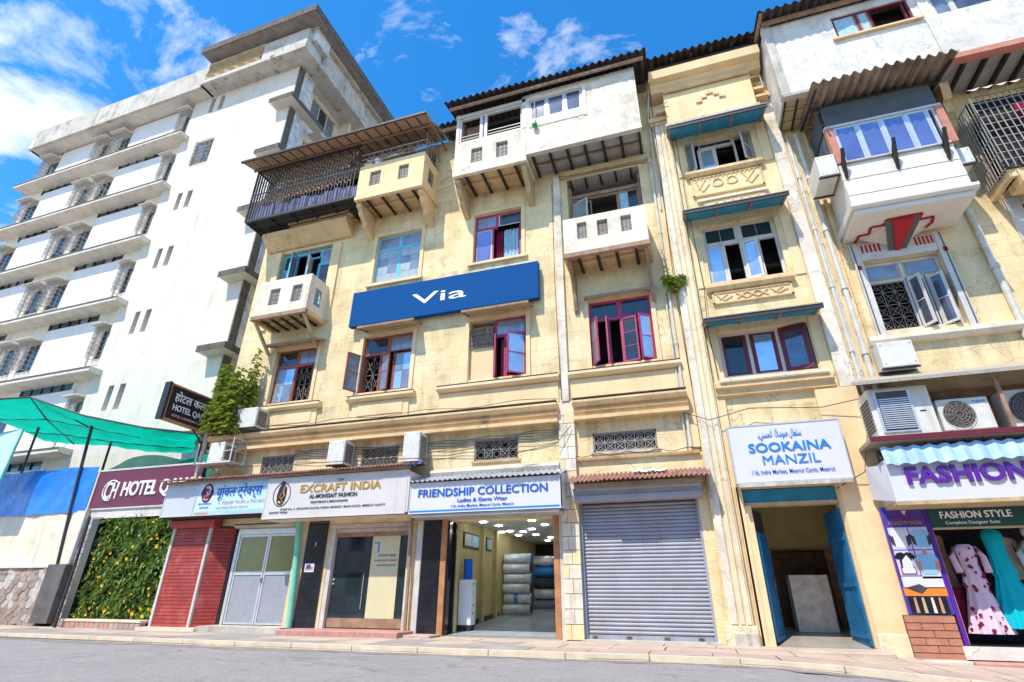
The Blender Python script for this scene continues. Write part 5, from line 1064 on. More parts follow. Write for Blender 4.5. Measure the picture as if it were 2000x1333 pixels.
# ------------------------------------------------------------------ air conditioners
def louvres(mb, x0, x1, z0, z1, y, n, axis='y'):
    for i in range(n):
        z = z0+(z1-z0)*(i+.5)/n; t = (z1-z0)/n*.3
        if axis == 'y': mb.box(x0, x1, y-.012, y, z-t, z+t)
        else: mb.box(y, y+.012, x0, x1, z-t, z+t)
def ac_plain(x0, x1, yf, yb, z0, z1, label, group='split air conditioner units on the facades', side='x'):
    a = thing('air_conditioner', label, 'air conditioner', ((x0+x1)/2, yb, z0), group)
    part(MB().box(x0,x1,yf,yb,z0,z1), 'casing', ACW, a, bevel=.012)
    m_ = MB(); louvres(m_, yf+.08, yb-.08, z0+.08, z1-.1, x1, 12, 'x'); part(m_, 'side_louvres', ACD, a)
    part(MB().box(x0-.03,x1+.03,yf+.05,yf+.09,z0-.04,z0-.002).box(x0-.03,x1+.03,yb-.15,yb-.11,z0-.04,z0-.002), 'support_rail', IRON, a)
    m_ = MB()
    for q in ((x0+.06,z1-.08),(x1-.06,z1-.08),(x0+.06,z0+.08),(x1-.06,z0+.08)): m_.box(q[0]-.012,q[0]+.012,yf-.006,yf-.001,q[1]-.012,q[1]+.012)
    part(m_, 'screws', ACD, a)
    return a
ac_plain(-10.3, -9.72, -.62, -.08, 4.5, 5.24, 'tall cream air conditioner over the shop signs, between the first two vents')
ac_plain(-7.72, -7.2, -.62, -.08, 4.42, 5.3, 'tall cream air conditioner over the right end of the gold lettered sign')
ac_plain(-14.2, -13.35, -.62, -.06, 5.98, 6.66, 'boxy air conditioner on the cornice beside the leafy plants')
a5 = ac_plain(-14.85, -14.25, -.75, -.2, 4.86, 5.5, 'air conditioner in an open iron tray below the leafy plants')
part(MB().box(-15.35,-13.85,-.8,-.15,4.8,4.84).bar((-13.87,-.78,4.84),(-13.87,-.78,5.6),.03).bar((-13.87,-.2,4.84),(-13.87,-.2,5.6),.03).bar((-13.87,-.78,5.6),(-13.87,-.2,5.6),.03).bar((-13.87,-.78,5.2),(-13.87,-.2,5.2),.02).bar((-15.3,-.78,4.84),(-15.3,-.78,5.5),.03).bar((-14.25,-.7,5.2),(-13.87,-.78,5.2),.02), 'tray', ACW, a5)
ac_plain(4.85, 5.58, -.5, -.02, 5.86, 6.5, 'white air conditioner hung just under the sill of the right building')
ac_plain(4.52, 4.98, -1.38, -.35, 11.1, 11.78, 'long cream air conditioner hung at the left side of the bay window')
ac_plain(7.68, 8.1, -1.0, -.3, 10.95, 11.45, 'air conditioner on dark arms at the right side of the bay window')
wa_ = thing('window_air_conditioner', 'large box air conditioner with slatted grille at the left end of the ledge', 'air conditioner', (4.7,-.5,4.1))
part(MB().box(4.18,5.35,-.98,-.1,4.1,5.2), 'casing', ACW, wa_, bevel=.015)
part(MB().box(4.28,4.98,-1.01,-.981,4.18,5.14), 'front_frame', ALU, wa_); part(MB().box(4.33,4.93,-1.018,-1.011,4.22,5.1), 'recess', ACD, wa_)
for k in range(15): piece(ALU, 'slat', wa_, 4.34, 4.92, -1.035, -1.02, 4.25+k*.047, 4.25+k*.047+.024)
m_ = MB(); louvres(m_, -.9, -.3, 4.25, 5.0, 4.166, 10, 'x'); part(m_, 'side_louvres', ACD, wa_); part(MB().box(5.08,5.2,-.986,-.981,4.6,4.63), 'badge', IRON, wa_)
def ac_fan(x0, x1, yf, yb, z0, z1, label, txt=True):
    a = thing('outdoor_unit', label, 'air conditioner', ((x0+x1)/2, yb, z0)); part(MB().box(x0,x1,yf,yb,z0,z1), 'casing', ACW, a, bevel=.02)
    cx = x0+(x1-x0)*.36; cz = (z0+z1)/2; r = min((x1-x0)*.3, (z1-z0)*.43)
    part(MB().tube([(cx,yf-.004,cz),(cx,yf-.012,cz)], r, 24), 'fan_well', ACD, a)
    bl = MB()
    for k in range(5):
        t = k*1.257; bl.add([(cx+.15*r*math.cos(t),yf-.02,cz+.15*r*math.sin(t)), (cx+.9*r*math.cos(t-.25),yf-.03,cz+.9*r*math.sin(t-.25)), (cx+.9*r*math.cos(t+.45),yf-.016,cz+.9*r*math.sin(t+.45)), (cx+.15*r*math.cos(t+.6),yf-.02,cz+.15*r*math.sin(t+.6))], [(0,1,2,3)])
    part(bl, 'fan_blades', GRN, a)
    g = MB()
    for rr in (.25, .45, .65, .85, 1.0): g.tube([(cx+r*rr*math.cos(t*.3142), yf-.04, cz+r*rr*math.sin(t*.3142)) for t in range(21)], .006, 4)
    for k in range(12): g.bar((cx+.2*r*math.cos(k*.5236),yf-.04,cz+.2*r*math.sin(k*.5236)),(cx+r*math.cos(k*.5236),yf-.04,cz+r*math.sin(k*.5236)),.008)
    part(g, 'fan_guard', IRR, a)
    if txt: text('FUJIAIR', TBL2, a, x0+(x1-x0)*.82, z1-.12, yf-.003, .05, .24, bold=.003, ext=.002)
    part(MB().box(x0+.08,x0+.16,yf,yb,z0-.04,z0-.001).box(x1-.16,x1-.08,yf,yb,z0-.04,z0-.001), 'feet', IRON, a); return a
ac_fan(5.42, 6.36, -.96, -.5, 4.13, 4.83, 'cream outdoor unit with round fan on the ledge above the fashion sign')
ac_fan(6.72, 7.9, -.7, -.3, 4.13, 5.0, 'dark dusty fan unit at the right end of the ledge', False)

# ------------------------------------------------------------------ signs over the shops
vs_ = thing('banner_sign', 'long deep blue wall sign with the white word Via', 'sign', (-7.07,-.2,9.4))
part(MB().box(-10.5,-3.62,-.3,-.1,9.4,10.77), 'sign_panel', VIA, vs_); text('Via', WH, vs_, -7.1, 9.87, -.305, .42, 2.0, bold=.003, ext=.006)
for x in (-9.5, -7, -4.6): part(MB().box(x-.03,x+.03,-.1,-.001,9.5,10.6), 'wall_fixing', IRON, vs_)
def sign(name, label, x0, x1, y, z0, z1, m, frame=ALU, dep=.13, cat='shop sign'):
    s_ = thing(name, label, cat, ((x0+x1)/2, y+dep, z0)); part(MB().box(x0,x1,y,y+dep,z0,z1), 'sign_panel', m, s_)
    f = MB().box(x0-.03,x0,y-.012,y+dep,z0-.03,z1+.03).box(x1,x1+.03,y-.012,y+dep,z0-.03,z1+.03).box(x0,x1,y-.012,y+dep,z1,z1+.03).box(x0,x1,y-.012,y+dep,z0-.03,z0); part(f, 'sign_frame', frame, s_); return s_
s0 = sign('blank_sign', 'blank grey sign box at the left end of the shop row', -16.2, -14.95, -.72, 3.2, 4.2, SG)
s1 = sign('shop_sign', 'sky blue shop sign with dark Devanagari lettering', -14.9, -12.13, -.72, 3.2, 4.2, SB)
text('यूांवल ट्रेवर्स', TBL, s1, -13.25, 3.72, -.733, .3, 1.75, bold=.003, ext=.004)
m_ = MB(); m_.tube([(-14.5+.22*math.cos(t*.5236)*(1-.15*(t%2)), -.73, 3.86+.26*math.sin(t*.5236)) for t in range(13)], .03, 4)
for k in range(3): m_.tube([(-14.5+(.06+.05*k)*math.cos(t*.6+k), -.735, 3.86+(.07+.05*k)*math.sin(t*.6+k)) for t in range(9)], .018, 4)
part(m_, 'emblem', MCL, s1)
part(MB().prism([(-14.5+.21*math.cos(t*.5236), 3.86+.25*math.sin(t*.5236)) for t in range(12)], 'y', -.728, -.722), 'emblem_field', SW, s1)
text('BOOKING', TBL, s1, -14.5, 3.5, -.733, .06, .5, bold=.003, ext=.003); text('OFFICE', TBL, s1, -14.5, 3.38, -.733, .06, .35, bold=.003, ext=.003)
text('F. YUSUFJI TOURS & TRAVELS', TPK, s1, -13.1, 3.5, -.733, .085, 1.75, bold=.003, ext=.003); text('ALL INDIA TRAVEL SERVICE', TPK, s1, -13.4, 3.36, -.733, .06, 1.2, bold=.003, ext=.003)
part(MB().box(-14.85,-12.2,-.727,-.721,3.205,3.3), 'orange_stripe', BSH, s1); part(MB().box(-14.8,-14.3,-.73,-.728,3.21,3.25), 'corner_print', POR, s1)
s2 = sign('shop_sign', 'large cream shop sign with gold and black lettering and round logo', -12.1, -7.4, -.8, 2.99, 4.13, SWS, frame=SWS)
text('EXCRAFT INDIA', TGO, s2, -9.55, 3.68, -.813, .23, 2.7, dbl=.06, bold=.003, ext=.006)
text('AL-MOHSSAIT FASHION', TBK, s2, -9.75, 3.5, -.813, .12, 1.6, dbl=.06, bold=.003, ext=.003); text('READYMADE & MERCHANDISE', TBK, s2, -9.85, 3.36, -.813, .065, 1.25, bold=.003, ext=.003)
text('SHOP No. 4, GROUND FLOOR, INDRA MARKET, MAIN ROAD, MEERUT CANTT', TBK, s2, -9.75, 3.2, -.813, .055, 3.5, bold=.003, ext=.003); text('Cpt', TBK, s2, -9.55, 3.97, -.813, .07, .2, ext=.003); text('EXPORT INDIA', TBK, s2, -11.55, 3.11, -.813, .06, .66, bold=.003, ext=.003)
m_ = MB().tube([(-11.55+.3*math.cos(t*.2618), -.806, 3.66+.34*math.sin(t*.2618)) for t in range(25)], .014, 4); part(m_, 'logo_ring', TBK, s2)
part(MB().prism([(-11.62,4.05),(-11.5,4.05),(-11.49,3.95),(-11.4,3.85),(-11.38,3.65),(-11.42,3.45),(-11.5,3.36),(-11.62,3.36),(-11.7,3.45),(-11.72,3.65),(-11.68,3.85),(-11.62,3.95)], 'y', -.808, -.802), 'logo_figure', TBK, s2)
m_ = MB().tube([(-11.45,-.812,3.9),(-11.5,-.812,3.75),(-11.44,-.812,3.62),(-11.52,-.812,3.5),(-11.6,-.812,3.6),(-11.54,-.812,3.7)], .028, 5).tube([(-11.62,-.812,3.45),(-11.55,-.812,3.4),(-11.47,-.812,3.46)], .028, 5); part(m_, 'logo_curve', TGO, s2)
part(MB().box(-7.37,-7.3,-.8,.0,3.0,4.1), 'sign_return', SWS, s2); part(MB().box(-12.1,-7.37,-.78,-.001,2.96,2.985), 'sign_soffit', CR, s2)
part(MB().box(-16.2,-12.14,-.7,-.001,3.14,3.165), 'sign_soffit', DW, s1)
s3 = sign('shop_sign', 'white shop sign with large blue FRIENDSHIP COLLECTION lettering', -7.26, -3.06, -.75, 2.97, 3.73, SW, frame=SW)
text('FRIENDSHIP COLLECTION', TBL, s3, -5.2, 3.37, -.763, .21, 3.65, dbl=.06, bold=.003, ext=.006)
text('Ladies & Gents Wear', TBL, s3, -5.15, 3.2, -.763, .1, 1.4, dbl=.06, bold=.003, ext=.003); text('116, Indra Market, Meerut Cantt, Meerut', TBL, s3, -5.15, 3.07, -.763, .07, 1.75, bold=.003, ext=.003)
part(MB().box(-7.26,-3.06,-.758,-.751,2.975,3.02), 'blue_stripe', TBL2, s3); part(MB().box(-7.2,-3.1,-.72,-.001,2.86,2.93), 'lintel_board', GSH, s3)
part(MB().box(-3.1,-3.03,-.73,-.001,3.0,3.9), 'sign_return', WG, s3)
s4 = sign('name_board', 'white house name board with blue Urdu line and SOOKAINA MANZIL', 1.18, 3.6, -.42, 3.38, 4.72, SW, dep=.2)
text('SOOKAINA', TBL2, s4, 2.44, 4.07, -.435, .22, 1.75, dbl=.06, bold=0, ext=.006); text('MANZIL', TBL2, s4, 2.44, 3.77, -.435, .22, 1.22, dbl=0, bold=0, ext=.006)
text('116, Indra Market, Meerut Cantt, Meerut', TBL, s4, 2.42, 3.55, -.435, .1, 1.75, bold=.003, ext=.003)
text('\ufe92\uff00'.replace('\uff00','')+'\ufef2\ufee8\ufeb4\ufea4\ufedf\ufe8d \u0020\ufe8e\ufef7\ufeb3\ufeee\ufebb \ufedd\ufe8e\ufec4\ufee0\ufeb3', TBL2, s4, 2.3, 4.42, -.435, .17, .95, bold=.003, ext=.004)
part(MB().box(1.2,3.58,-.5,-.422,3.26,3.34), 'lower_rail', HC, s4)
s5 = thing('shop_sign', 'projecting white fascia sign with thick purple FASHION letters', 'shop sign', (6,-.9,2.7))
part(MB().prism([(-1.0,2.74),(-.1,2.74),(-.1,3.6),(-.95,3.6),(-1.0,3.5)], 'x', 4.12, 8.6), 'sign_panel', SW, s5); part(MB().box(4.1,8.6,-1.03,-.05,2.66,2.735), 'sign_underside', TW, s5)
part(MB().add([(4.12,-1.0,2.74),(4.12,-1.0,3.5),(3.92,-.3,3.6),(3.92,-.2,2.9)], [(0,1,2,3)]), 'sign_return', SW, s5)
text('FASHION', TPU, s5, 4.42, 3.08, -1.03, .34, 2.1, bold=.03, ext=.025, align='LEFT'); text('FASHION', TGO, s5, 4.435, 3.065, -1.012, .34, 2.1, bold=.003, ext=.01, align='LEFT')
# corrugated tin awnings
t1 = thing('tin_awning', 'long thin rusty corrugated strip over the two left shop signs', 'awning', (-12,-.5,4.3)); corrugated(t1, 'roof_sheet', RUST, -16.35, -7.1, -1.0, 4.26, -.02, 4.52, .11, .025, 1.2, .05)
part(MB().box(-16.3,-7.3,-.9,-.82,4.18,4.24), 'batten', BW, t1)
part(MB().grid(lambda u, v: (-7.35+.45*u, -.95+.25*v+.03*math.sin(u*9), 4.30+.05*math.sin(u*7+v*4)), 8, 4), 'blue_patch', TARP, t1)
t2 = thing('tin_awning', 'pale zinc corrugated awning above the Friendship sign', 'awning', (-5.2,-.5,3.8)); corrugated(t2, 'roof_sheet', ZINC, -7.3, -3.0, -.85, 3.79, -.02, 4.08, .15, .025, 1.05, .03)
t3 = thing('tin_awning', 'rusty corrugated awning over the closed grey shutter', 'awning', (-1.2,-.5,3.6)); corrugated(t3, 'roof_sheet', RUST, -2.85, .6, -.75, 3.57, -.02, 3.87, .115, .028, .9, .04)
part(MB().box(-2.7,.4,-.6,-.5,3.45,3.53), 'batten', BW, t3); part(MB().grid(lambda u, v: (-1.2+.8*u, -.35+.25*v, 3.80+.1*v+.02*math.sin(u*14)), 10, 2), 'pale_patch', SB, t3)
t4 = thing('tin_awning', 'sky blue painted corrugated awning over the FASHION sign', 'awning', (6,-.8,3.6)); corrugated(t4, 'roof_sheet', BSH, 4.1, 8.6, -1.14, 3.47, -1.02, 3.86, .28, .022, 1.3, .01)

# ------------------------------------------------------------------ grey roller shutter
gs = thing('roller_shutter', 'closed grey steel roller shutter under a rusty awning', 'shutter', (-1.24,.1,0))
n = 34; z0 = .14; hgt = (3.12-z0)/n; b = MB(); k = 6
prof_ = [(.05+(-.016)*math.sin(math.pi*i/k), hgt*.86*i/k) for i in range(k+1)]
b.add([(x, y, z) for x in (-1.465, 1.465) for y, z in prof_], [(i, i+1, k+2+i, k+1+i) for i in range(k)])
sl = bpy.data.meshes.new('slat'); sl.from_pydata(b.v, [], b.f); sl.materials.append(SHG)
for i in range(n): inst(sl, 'slat', gs, (-1.24, .06+random.uniform(-.003,.003), z0+i*hgt))
part(MB().box(-2.7,.23,.12,.14,.05,3.2), 'groove_backing', SHD, gs); part(MB().box(-2.72,.24,.06,.1,.02,.13), 'bottom_rail', SHG, gs)
for x in (-2.5, -1.7, -.85, -.1): part(MB().tube([(x-.05,.045,.1),(x,.03,.12),(x+.05,.045,.1)], .02, 6).box(x-.07,x+.07,.052,.06,.06,.12), 'latch', IRR, gs)
part(MB().box(-2.73,-2.66,.0,.12,0,3.2).box(.19,.25,.0,.12,0,3.2), 'guide_rail', SHG, gs)
part(MB().prism([(-.01,3.12),(-.3,3.12),(-.36,3.16),(-.38,3.26),(-.34,3.3),(-.34,3.46),(-.01,3.5)], 'x', -2.8, .36), 'hood', SHG, gs)
part(MB().box(-2.7,.35,-.41,-.342,3.38,3.47), 'hood_strip', ALU, gs)
part(MB().box(-2.75,.3,-.28,.15,-.05,.035), 'threshold', HC, gs)
# ------------------------------------------------------------------ red shuttered kiosk corner
rs = thing('roller_shutter', 'closed red shutters wrapping the corner kiosk at the left end', 'shutter', (-15.2,-.1,0))
part(MB().prism([(-16.0,.05),(-16.0,.3),(-13.9,.6),(-13.9,.36),(-14.55,-.16),(-16.0,-.16)], 'z', .1, 3.1), 'kiosk_core', SHD, rs)
for i in range(28):
    z = .08+i*.1; piece(SHR, 'slat', rs, -15.96, -14.58, -.2, -.17, z, z+.088)
    T_ = Matrix.Translation((-14.52,-.17,0)) @ Matrix.Rotation(math.atan2(.53,.62), 4, 'Z')
    piece(SHR, 'slat', rs, .03, .66, -.03, .0, z, z+.088, T_)
part(MB().box(-14.58,-14.5,-.24,-.14,.05,2.9).box(-16.06,-15.97,-.24,-.1,.05,2.9).box(-13.95,-13.87,.3,.42,.05,3.0), 'guide_rail', WFR, rs)
part(MB().prism([(-.1,2.88),(-.32,2.88),(-.38,2.95),(-.38,3.1),(-.3,3.16),(-.1,3.16)], 'x', -16.1, -14.3), 'hood', SHR, rs)
part(MB().box(-16.1,-13.9,-.6,.5,-.05,.075), 'concrete_kerb', KRB, rs)
# ------------------------------------------------------------------ grey double door shop
part(MB().box(-14.0,-13.86,.3,.4,.05,2.95), 'dark_reveal', IRON, rs)
gd = thing('double_door', 'closed grey double door with olive filmed glass', 'door', (-12.6,.3,.15))
part(MB().box(-13.85,-13.75,.24,.36,.12,2.85).box(-11.47,-11.4,.24,.36,.12,2.85).box(-13.75,-11.47,.24,.36,2.68,2.85), 'frame', ALU, gd)
for a, b_ in ((-13.74,-12.62), (-12.6,-11.48)):
    lf = part(MB().box(a,a+.06,.26,.32,.16,2.67).box(b_-.06,b_,.26,.32,.16,2.67).box(a+.06,b_-.06,.26,.32,.16,.21).box(a+.06,b_-.06,.26,.32,1.5,1.6).box(a+.06,b_-.06,.26,.32,2.61,2.67), 'door_leaf', ALU, gd)
    piece(DGR, 'door_panel', lf, a+.062, b_-.062, .28, .3, .212, 1.498); piece(OLV, 'pane', lf, a+.062, b_-.062, .28, .29, 1.602, 2.608)
part(MB().box(-12.66,-12.6,.22,.26,1.28,1.42), 'latch', IRR, gd)
part(MB().prism([(.36,2.86),(.05,2.86),(.0,2.92),(.0,2.98),(.36,3.0)], 'x', -13.85, -11.4), 'shutter_hood', HC, gd)
part(MB().box(-13.9,-11.0,-.55,.4,-.05,.14), 'doorstep', HC, gd)
single(MB().tube([(-11.05,-.12,0),(-11.16,-.12,1.6),(-11.3,-.12,3.0)], .085, 10), 'sign_post', GRP, 'round sign post with peeling mint green paint beside the black panel', 'post', (-11.05,-.12,0))
# ------------------------------------------------------------------ black glazed piers
def blackpier(x0, x1, z1, label, sticker=False):
    p = thing('tiled_pier', label, 'pier', ((x0+x1)/2,0,0)); part(MB().box(x0,x1,-.05,.3,.02,z1), 'pier_core', SHD, p)
    nz = int(z1/.19)
    for j in range(nz):
        for a, b_ in (((x0,x0+(x1-x0)*.55),(x0+(x1-x0)*.55,x1)) if j % 2 else ((x0,x0+(x1-x0)*.35),(x0+(x1-x0)*.35,x1))): piece(BLK, 'tile', p, a+.004, b_-.004, -.066-random.uniform(0,.003), -.05, .04+j*.19, .04+j*.19+.183)
    if sticker:
        part(MB().box(x0+.1,x0+.42,-.074,-.07,1.55,1.78), 'sticker', SW, p); part(MB().box(x0+.13,x0+.38,-.077,-.0745,1.6,1.7), 'sticker_print', PSK, p); part(MB().box(x0+.16,x0+.3,-.08,-.0775,1.64,1.75), 'sticker_print', PPU, p)
    return p
blackpier(-10.98, -10.3, 2.95, 'black tiled pier with a white sticker between the grey door and glass shopfront', True)
blackpier(-7.12, -6.6, 2.85, 'black tiled pier left of the open textile shop')
text('I', WH, bpy.data.objects['tiled_pier'], -10.62, 2.25, -.075, .11, .02, ext=.002)
# ------------------------------------------------------------------ glass shopfront
sf = thing('glass_shopfront', 'glass shopfront with cream printed sheet behind the door', 'shopfront', (-8.9,.2,.15))
part(MB().box(-10.22,-10.06,.02,.22,.1,2.85).box(-7.64,-7.5,.02,.22,.1,2.85), 'door_post', WFR, sf)
part(MB().box(-10.05,-7.65,.05,.2,2.62,2.72).box(-10.2,-7.5,.0,.2,2.73,2.86), 'header', HC, sf); part(MB().box(-10.05,-7.65,.1,.2,2.5,2.62), 'brown_rail', BW, sf)
part(MB().box(-10.02,-7.66,.12,.2,.15,.38), 'bottom_rail', BW, sf)
piece(G2, 'pane', sf, -10.02, -8.86, .15, .165, .38, 2.5); piece(G2, 'pane', sf, -7.93, -7.66, .15, .165, .38, 2.5)
piece(CRB, 'printed_sheet', sf, -8.84, -7.95, .14, .16, .38, 2.55)
text('EXCRAFT INDIA', TBK, sf, -8.32, 1.95, .135, .06, .55, ext=.002); text('AL-MOHSSAIT FASHION', TRD, sf, -8.36, 1.82, .135, .055, .75, bold=.003, ext=.002); text('READYMADE & WHOLESALE', TBL2, sf, -8.32, 1.7, .135, .045, .62, bold=.003, ext=.002)
part(MB().box(-8.78,-8.6,.133,.138,2.3,2.33).box(-8.64,-8.6,.133,.138,2.05,2.3), 'print_mark', TBL2, sf)
m_ = MB().tube([(-9.0,.12,.6),(-9.0,.12,1.5)], .012, 5); part(m_, 'rail', ALU, sf)
for z in (1.25, 1.36): part(MB().tube([(-9.97,.1,z),(-9.97,.14,z)], .03, 8), 'handle', ALU, sf)
part(MB().box(-10.0,-7.66,2.2,2.25,.2,2.6), 'dim_back', DK, sf)
single(MB().tube([(-7.42,-.16,0),(-7.45,-.14,1.5),(-7.5,-.1,2.95)], .05, 8), 'brown_post', BW, 'thin brown post right of the glass shopfront', 'post', (-7.42,-.16,0))
single(MB().box(-7.3,-7.14,-.1,.2,.0,2.85), 'white_post', WFR, 'chipped white post between the glass shopfront and black tiled pier', 'post', (-7.2,0,0))
es = thing('entrance_step', 'long pink granite step in front of the glass shopfront', 'step', (-8.8,-.5,0))
part(MB().box(-10.8,-7.2,-.95,.2,-.03,.125), 'tread', STP, es, bevel=.015)
for i in range(9): piece(STP, 'tile', es, -10.79+i*.4, -10.40+i*.4, -.965, -.951, .0, .105)
part(MB().box(-7.19,-6.45,-.7,.1,-.03,.06), 'landing', PAV2, es, bevel=.015)
# ------------------------------------------------------------------ open textile shop
def fz(y): return .03+.075*max(0, y)
sp = thing('shop_interior', 'lit interior of the open textile shop, yellow left wall and pale tiled floor', 'shop interior', (-5,3,0))
part(MB().add([(-6.42,.0,fz(0)),(-2.6,.0,fz(0)),(-2.6,9,fz(9)),(-6.42,9,fz(9))], [(0,1,2,3)]), 'floor', TILS, sp)
for i in range(7):
    for j in range(15):
        a, b_ = -6.41+i*.6, -5.82+i*.6; c, d = .12+j*.6, .71+j*.6
        if a > -2.7 or (a > -3.4 and j < 0): continue
        b_ = min(b_, -2.62); part(MB().add([(a,c,fz(c)+.006),(b_,c,fz(c)+.006),(b_,d,fz(d)+.006),(a,d,fz(d)+.006)], [(0,1,2,3)]), 'tile', TIL, sp)
part(MB().box(-6.5,-6.4,.352,9,0,2.95), 'left_wall', SHY, sp); part(MB().box(-2.6,-2.5,.352,9,0,2.95), 'right_wall', SHY, sp); part(MB().box(-6.5,-2.5,9,9.1,0,2.95), 'back_wall', DK, sp)
part(MB().box(-6.5,-2.5,.352,9,2.95,3.0), 'ceiling', SHW, sp)
for y in (.36, 2.45, 3.7): part(MB().box(-6.399,-6.28,y,y+.2,0,2.94), 'wall_pilaster', SHY, sp)
part(MB().add([(-6.395,.36,fz(.36)),(-6.395,4.3,fz(4.3)),(-6.395,4.3,fz(4.3)+.14),(-6.395,.36,fz(.36)+.14),(-6.37,.36,fz(.36)),(-6.37,4.3,fz(4.3)),(-6.37,4.3,fz(4.3)+.14),(-6.37,.36,fz(.36)+.14)], [(0,1,2,3),(7,6,5,4),(0,4,5,1),(3,2,6,7)]), 'skirting', BLK, sp)
part(MB().box(-6.36,-6.3,.3,.36,.02,2.8).box(-6.5,-6.36,.0,.35,.0,2.83), 'dark_side', BLK, sp)
part(MB().box(-6.4,-3.3,-.12,.12,-.02,.028), 'threshold', TILS, sp); part(MB().box(-6.6,-3.15,-.3,-.121,-.04,.0), 'threshold', HC, sp)
for y0, y1, z0_, z1_, lb in ((1.05,2.25,2.24,2.66,'wide framed picture on the yellow wall'), (2.95,3.4,2.28,2.68,'narrow framed picture deeper inside the shop')):
    f = thing('framed_picture', lb, 'picture', (-6.39,(y0+y1)/2,z0_)); part(MB().box(-6.398,-6.36,y0,y1,z0_,z1_), 'frame', IRON, f)
    piece(GRC, 'print', f, -6.365, -6.355, y0+.05, (y0+y1)/2-.02, z0_+.05, z1_-.05); piece(PLB, 'print', f, -6.365, -6.355, (y0+y1)/2+.02, y1-.05, z0_+.05, z1_-.05)
lm = [(-5.88,1.3),(-5.73,2.3),(-4.4,1.4),(-4.28,2.45),(-4.97,3.4),(-5.47,4.1),(-5.3,5.1),(-5.84,3.8),(-6.2,4.0),(-5.0,6.1),(-5.95,5.1),(-3.6,3.2),(-3.7,4.6),(-4.3,5.8),(-5.4,7.2),(-4.6,7.4)]
lme = bpy.data.meshes.new('lamp'); q = MB().box(-.09,.09,-.05,.05,-.02,0); lme.from_pydata(q.v, [], q.f); lme.materials.append(LMP)
for x, y in lm:
    o = bpy.data.objects.new('ceiling_lamp', lme); COL.objects.link(o); o.location = (x,y,2.945); o['label'] = 'small lit white ceiling lamp in the textile shop'; o['category'] = 'lamp'; o['group'] = 'lit ceiling lamps in the textile shop'
def post(x0, x1, m, label, name='door_post'):
    single(MB().box(x0,x1,-.06,.12,.0,2.86), name, m, label, 'post', ((x0+x1)/2,0,0))
post(-6.58, -6.42, OW, 'orange brown wooden post at the left of the open shop'); post(-3.42, -3.27, OW, 'orange brown wooden post at the right of the open shop'); post(-3.26, -3.17, WFR, 'narrow white post between the orange post and block pilaster')
wd = thing('water_dispenser', 'white water dispenser carrying a blue bottle just inside the shop', 'water dispenser', (-6.15,1.0,.1))
part(MB().box(-6.36,-5.98,.8,1.15,.24,1.36), 'cabinet', WAP, wd, bevel=.01); part(MB().box(-6.35,-5.99,.81,1.14,.1,.239), 'plinth', IRON, wd)
part(MB().tube([(-6.17,.97,1.36),(-6.17,.97,1.9)], .125, 16), 'bottle', BTB, wd, smooth=False); part(MB().box(-5.979,-5.974,.92,.98,1.22,1.28).box(-5.979,-5.974,.92,1.0,.7,.74).box(-5.979,-5.974,.92,1.0,.5,.54), 'tap', IRON, wd); part(MB().box(-5.979,-5.972,.93,.97,1.0,1.05), 'tap', POR, wd)
names = ['lowest silver fabric roll', 'second fabric roll from below, with blue tape', 'third silver fabric roll from below', 'fourth fabric roll from below, with a blue end', 'fifth silver fabric roll from below', 'topmost bright silver fabric roll']
for i in range(6):
    z = .58+i*.31; r = .15+.012*(i in (2,4,5)); x0 = -6.36+(.03 if i % 2 else 0)
    f = thing('fabric_roll', names[i]+' in the stack by the wall', 'fabric roll', (-5.85,4.75,z-r), 'fabric rolls stacked in the textile shop')
    part(MB().tube([(x0,4.75,z),(x0+.02,4.75,z),(x0+.95,4.75,z)], r, 18), 'roll', FRL, f, smooth=True); part(MB().tube([(x0+.951,4.75,z),(x0+.975,4.75,z)], r*.92, 16), 'wrapped_end', FRB if i in (3,5,1) else CLD, f)
    if i == 1: part(MB().tube([(x0+.35,4.75,z),(x0+.5,4.75,z)], r+.008, 16), 'tape', FRB, f)
for i in range(5):
    z = .66+i*.38
    f = thing('fabric_roll', ('lowest','second','third','fourth','topmost')[i]+' dim blue grey roll in the rear stack of the shop', 'fabric roll', (-5.0,7.0,z-.18), 'fabric rolls stacked in the rear of the textile shop')
    part(MB().tube([(-5.9,6.9,z),(-5.0,7.1,z)], .18, 14), 'roll', (CLP, FRL, CLD, FRB, FRL)[i], f, smooth=True); part(MB().tube([(-5.0,7.1,z),(-4.97,7.107,z)], .16, 14), 'wrapped_end', (FRB, CLD, FRB, GRC, FRB)[i], f)
rk = thing('clothes_rack', 'dim rack crowded with dark and blue garments at the rear of the shop', 'clothes rack', (-3.7,6.5,.5))
part(MB().bar((-4.6,6.5,2.3),(-2.8,6.5,2.3),.04).bar((-4.6,6.5,.5),(-4.6,6.5,2.3),.04).bar((-2.8,6.5,.5),(-2.8,6.5,2.3),.04), 'rail', ALU, rk)
for i in range(12):
    x = -4.5+i*.14; part(MB().grid(lambda u, v, x=x, i=i: (x+.05*math.sin(v*3+i), 6.25+.5*u, 1.1+.25*math.sin(i)+(1.18-.25*math.sin(i)-.15*abs(u-.5))*v), 6, 3), 'garment', random.choice([CLD, CLP, MCL, FRB, GRC, CLD]), rk)
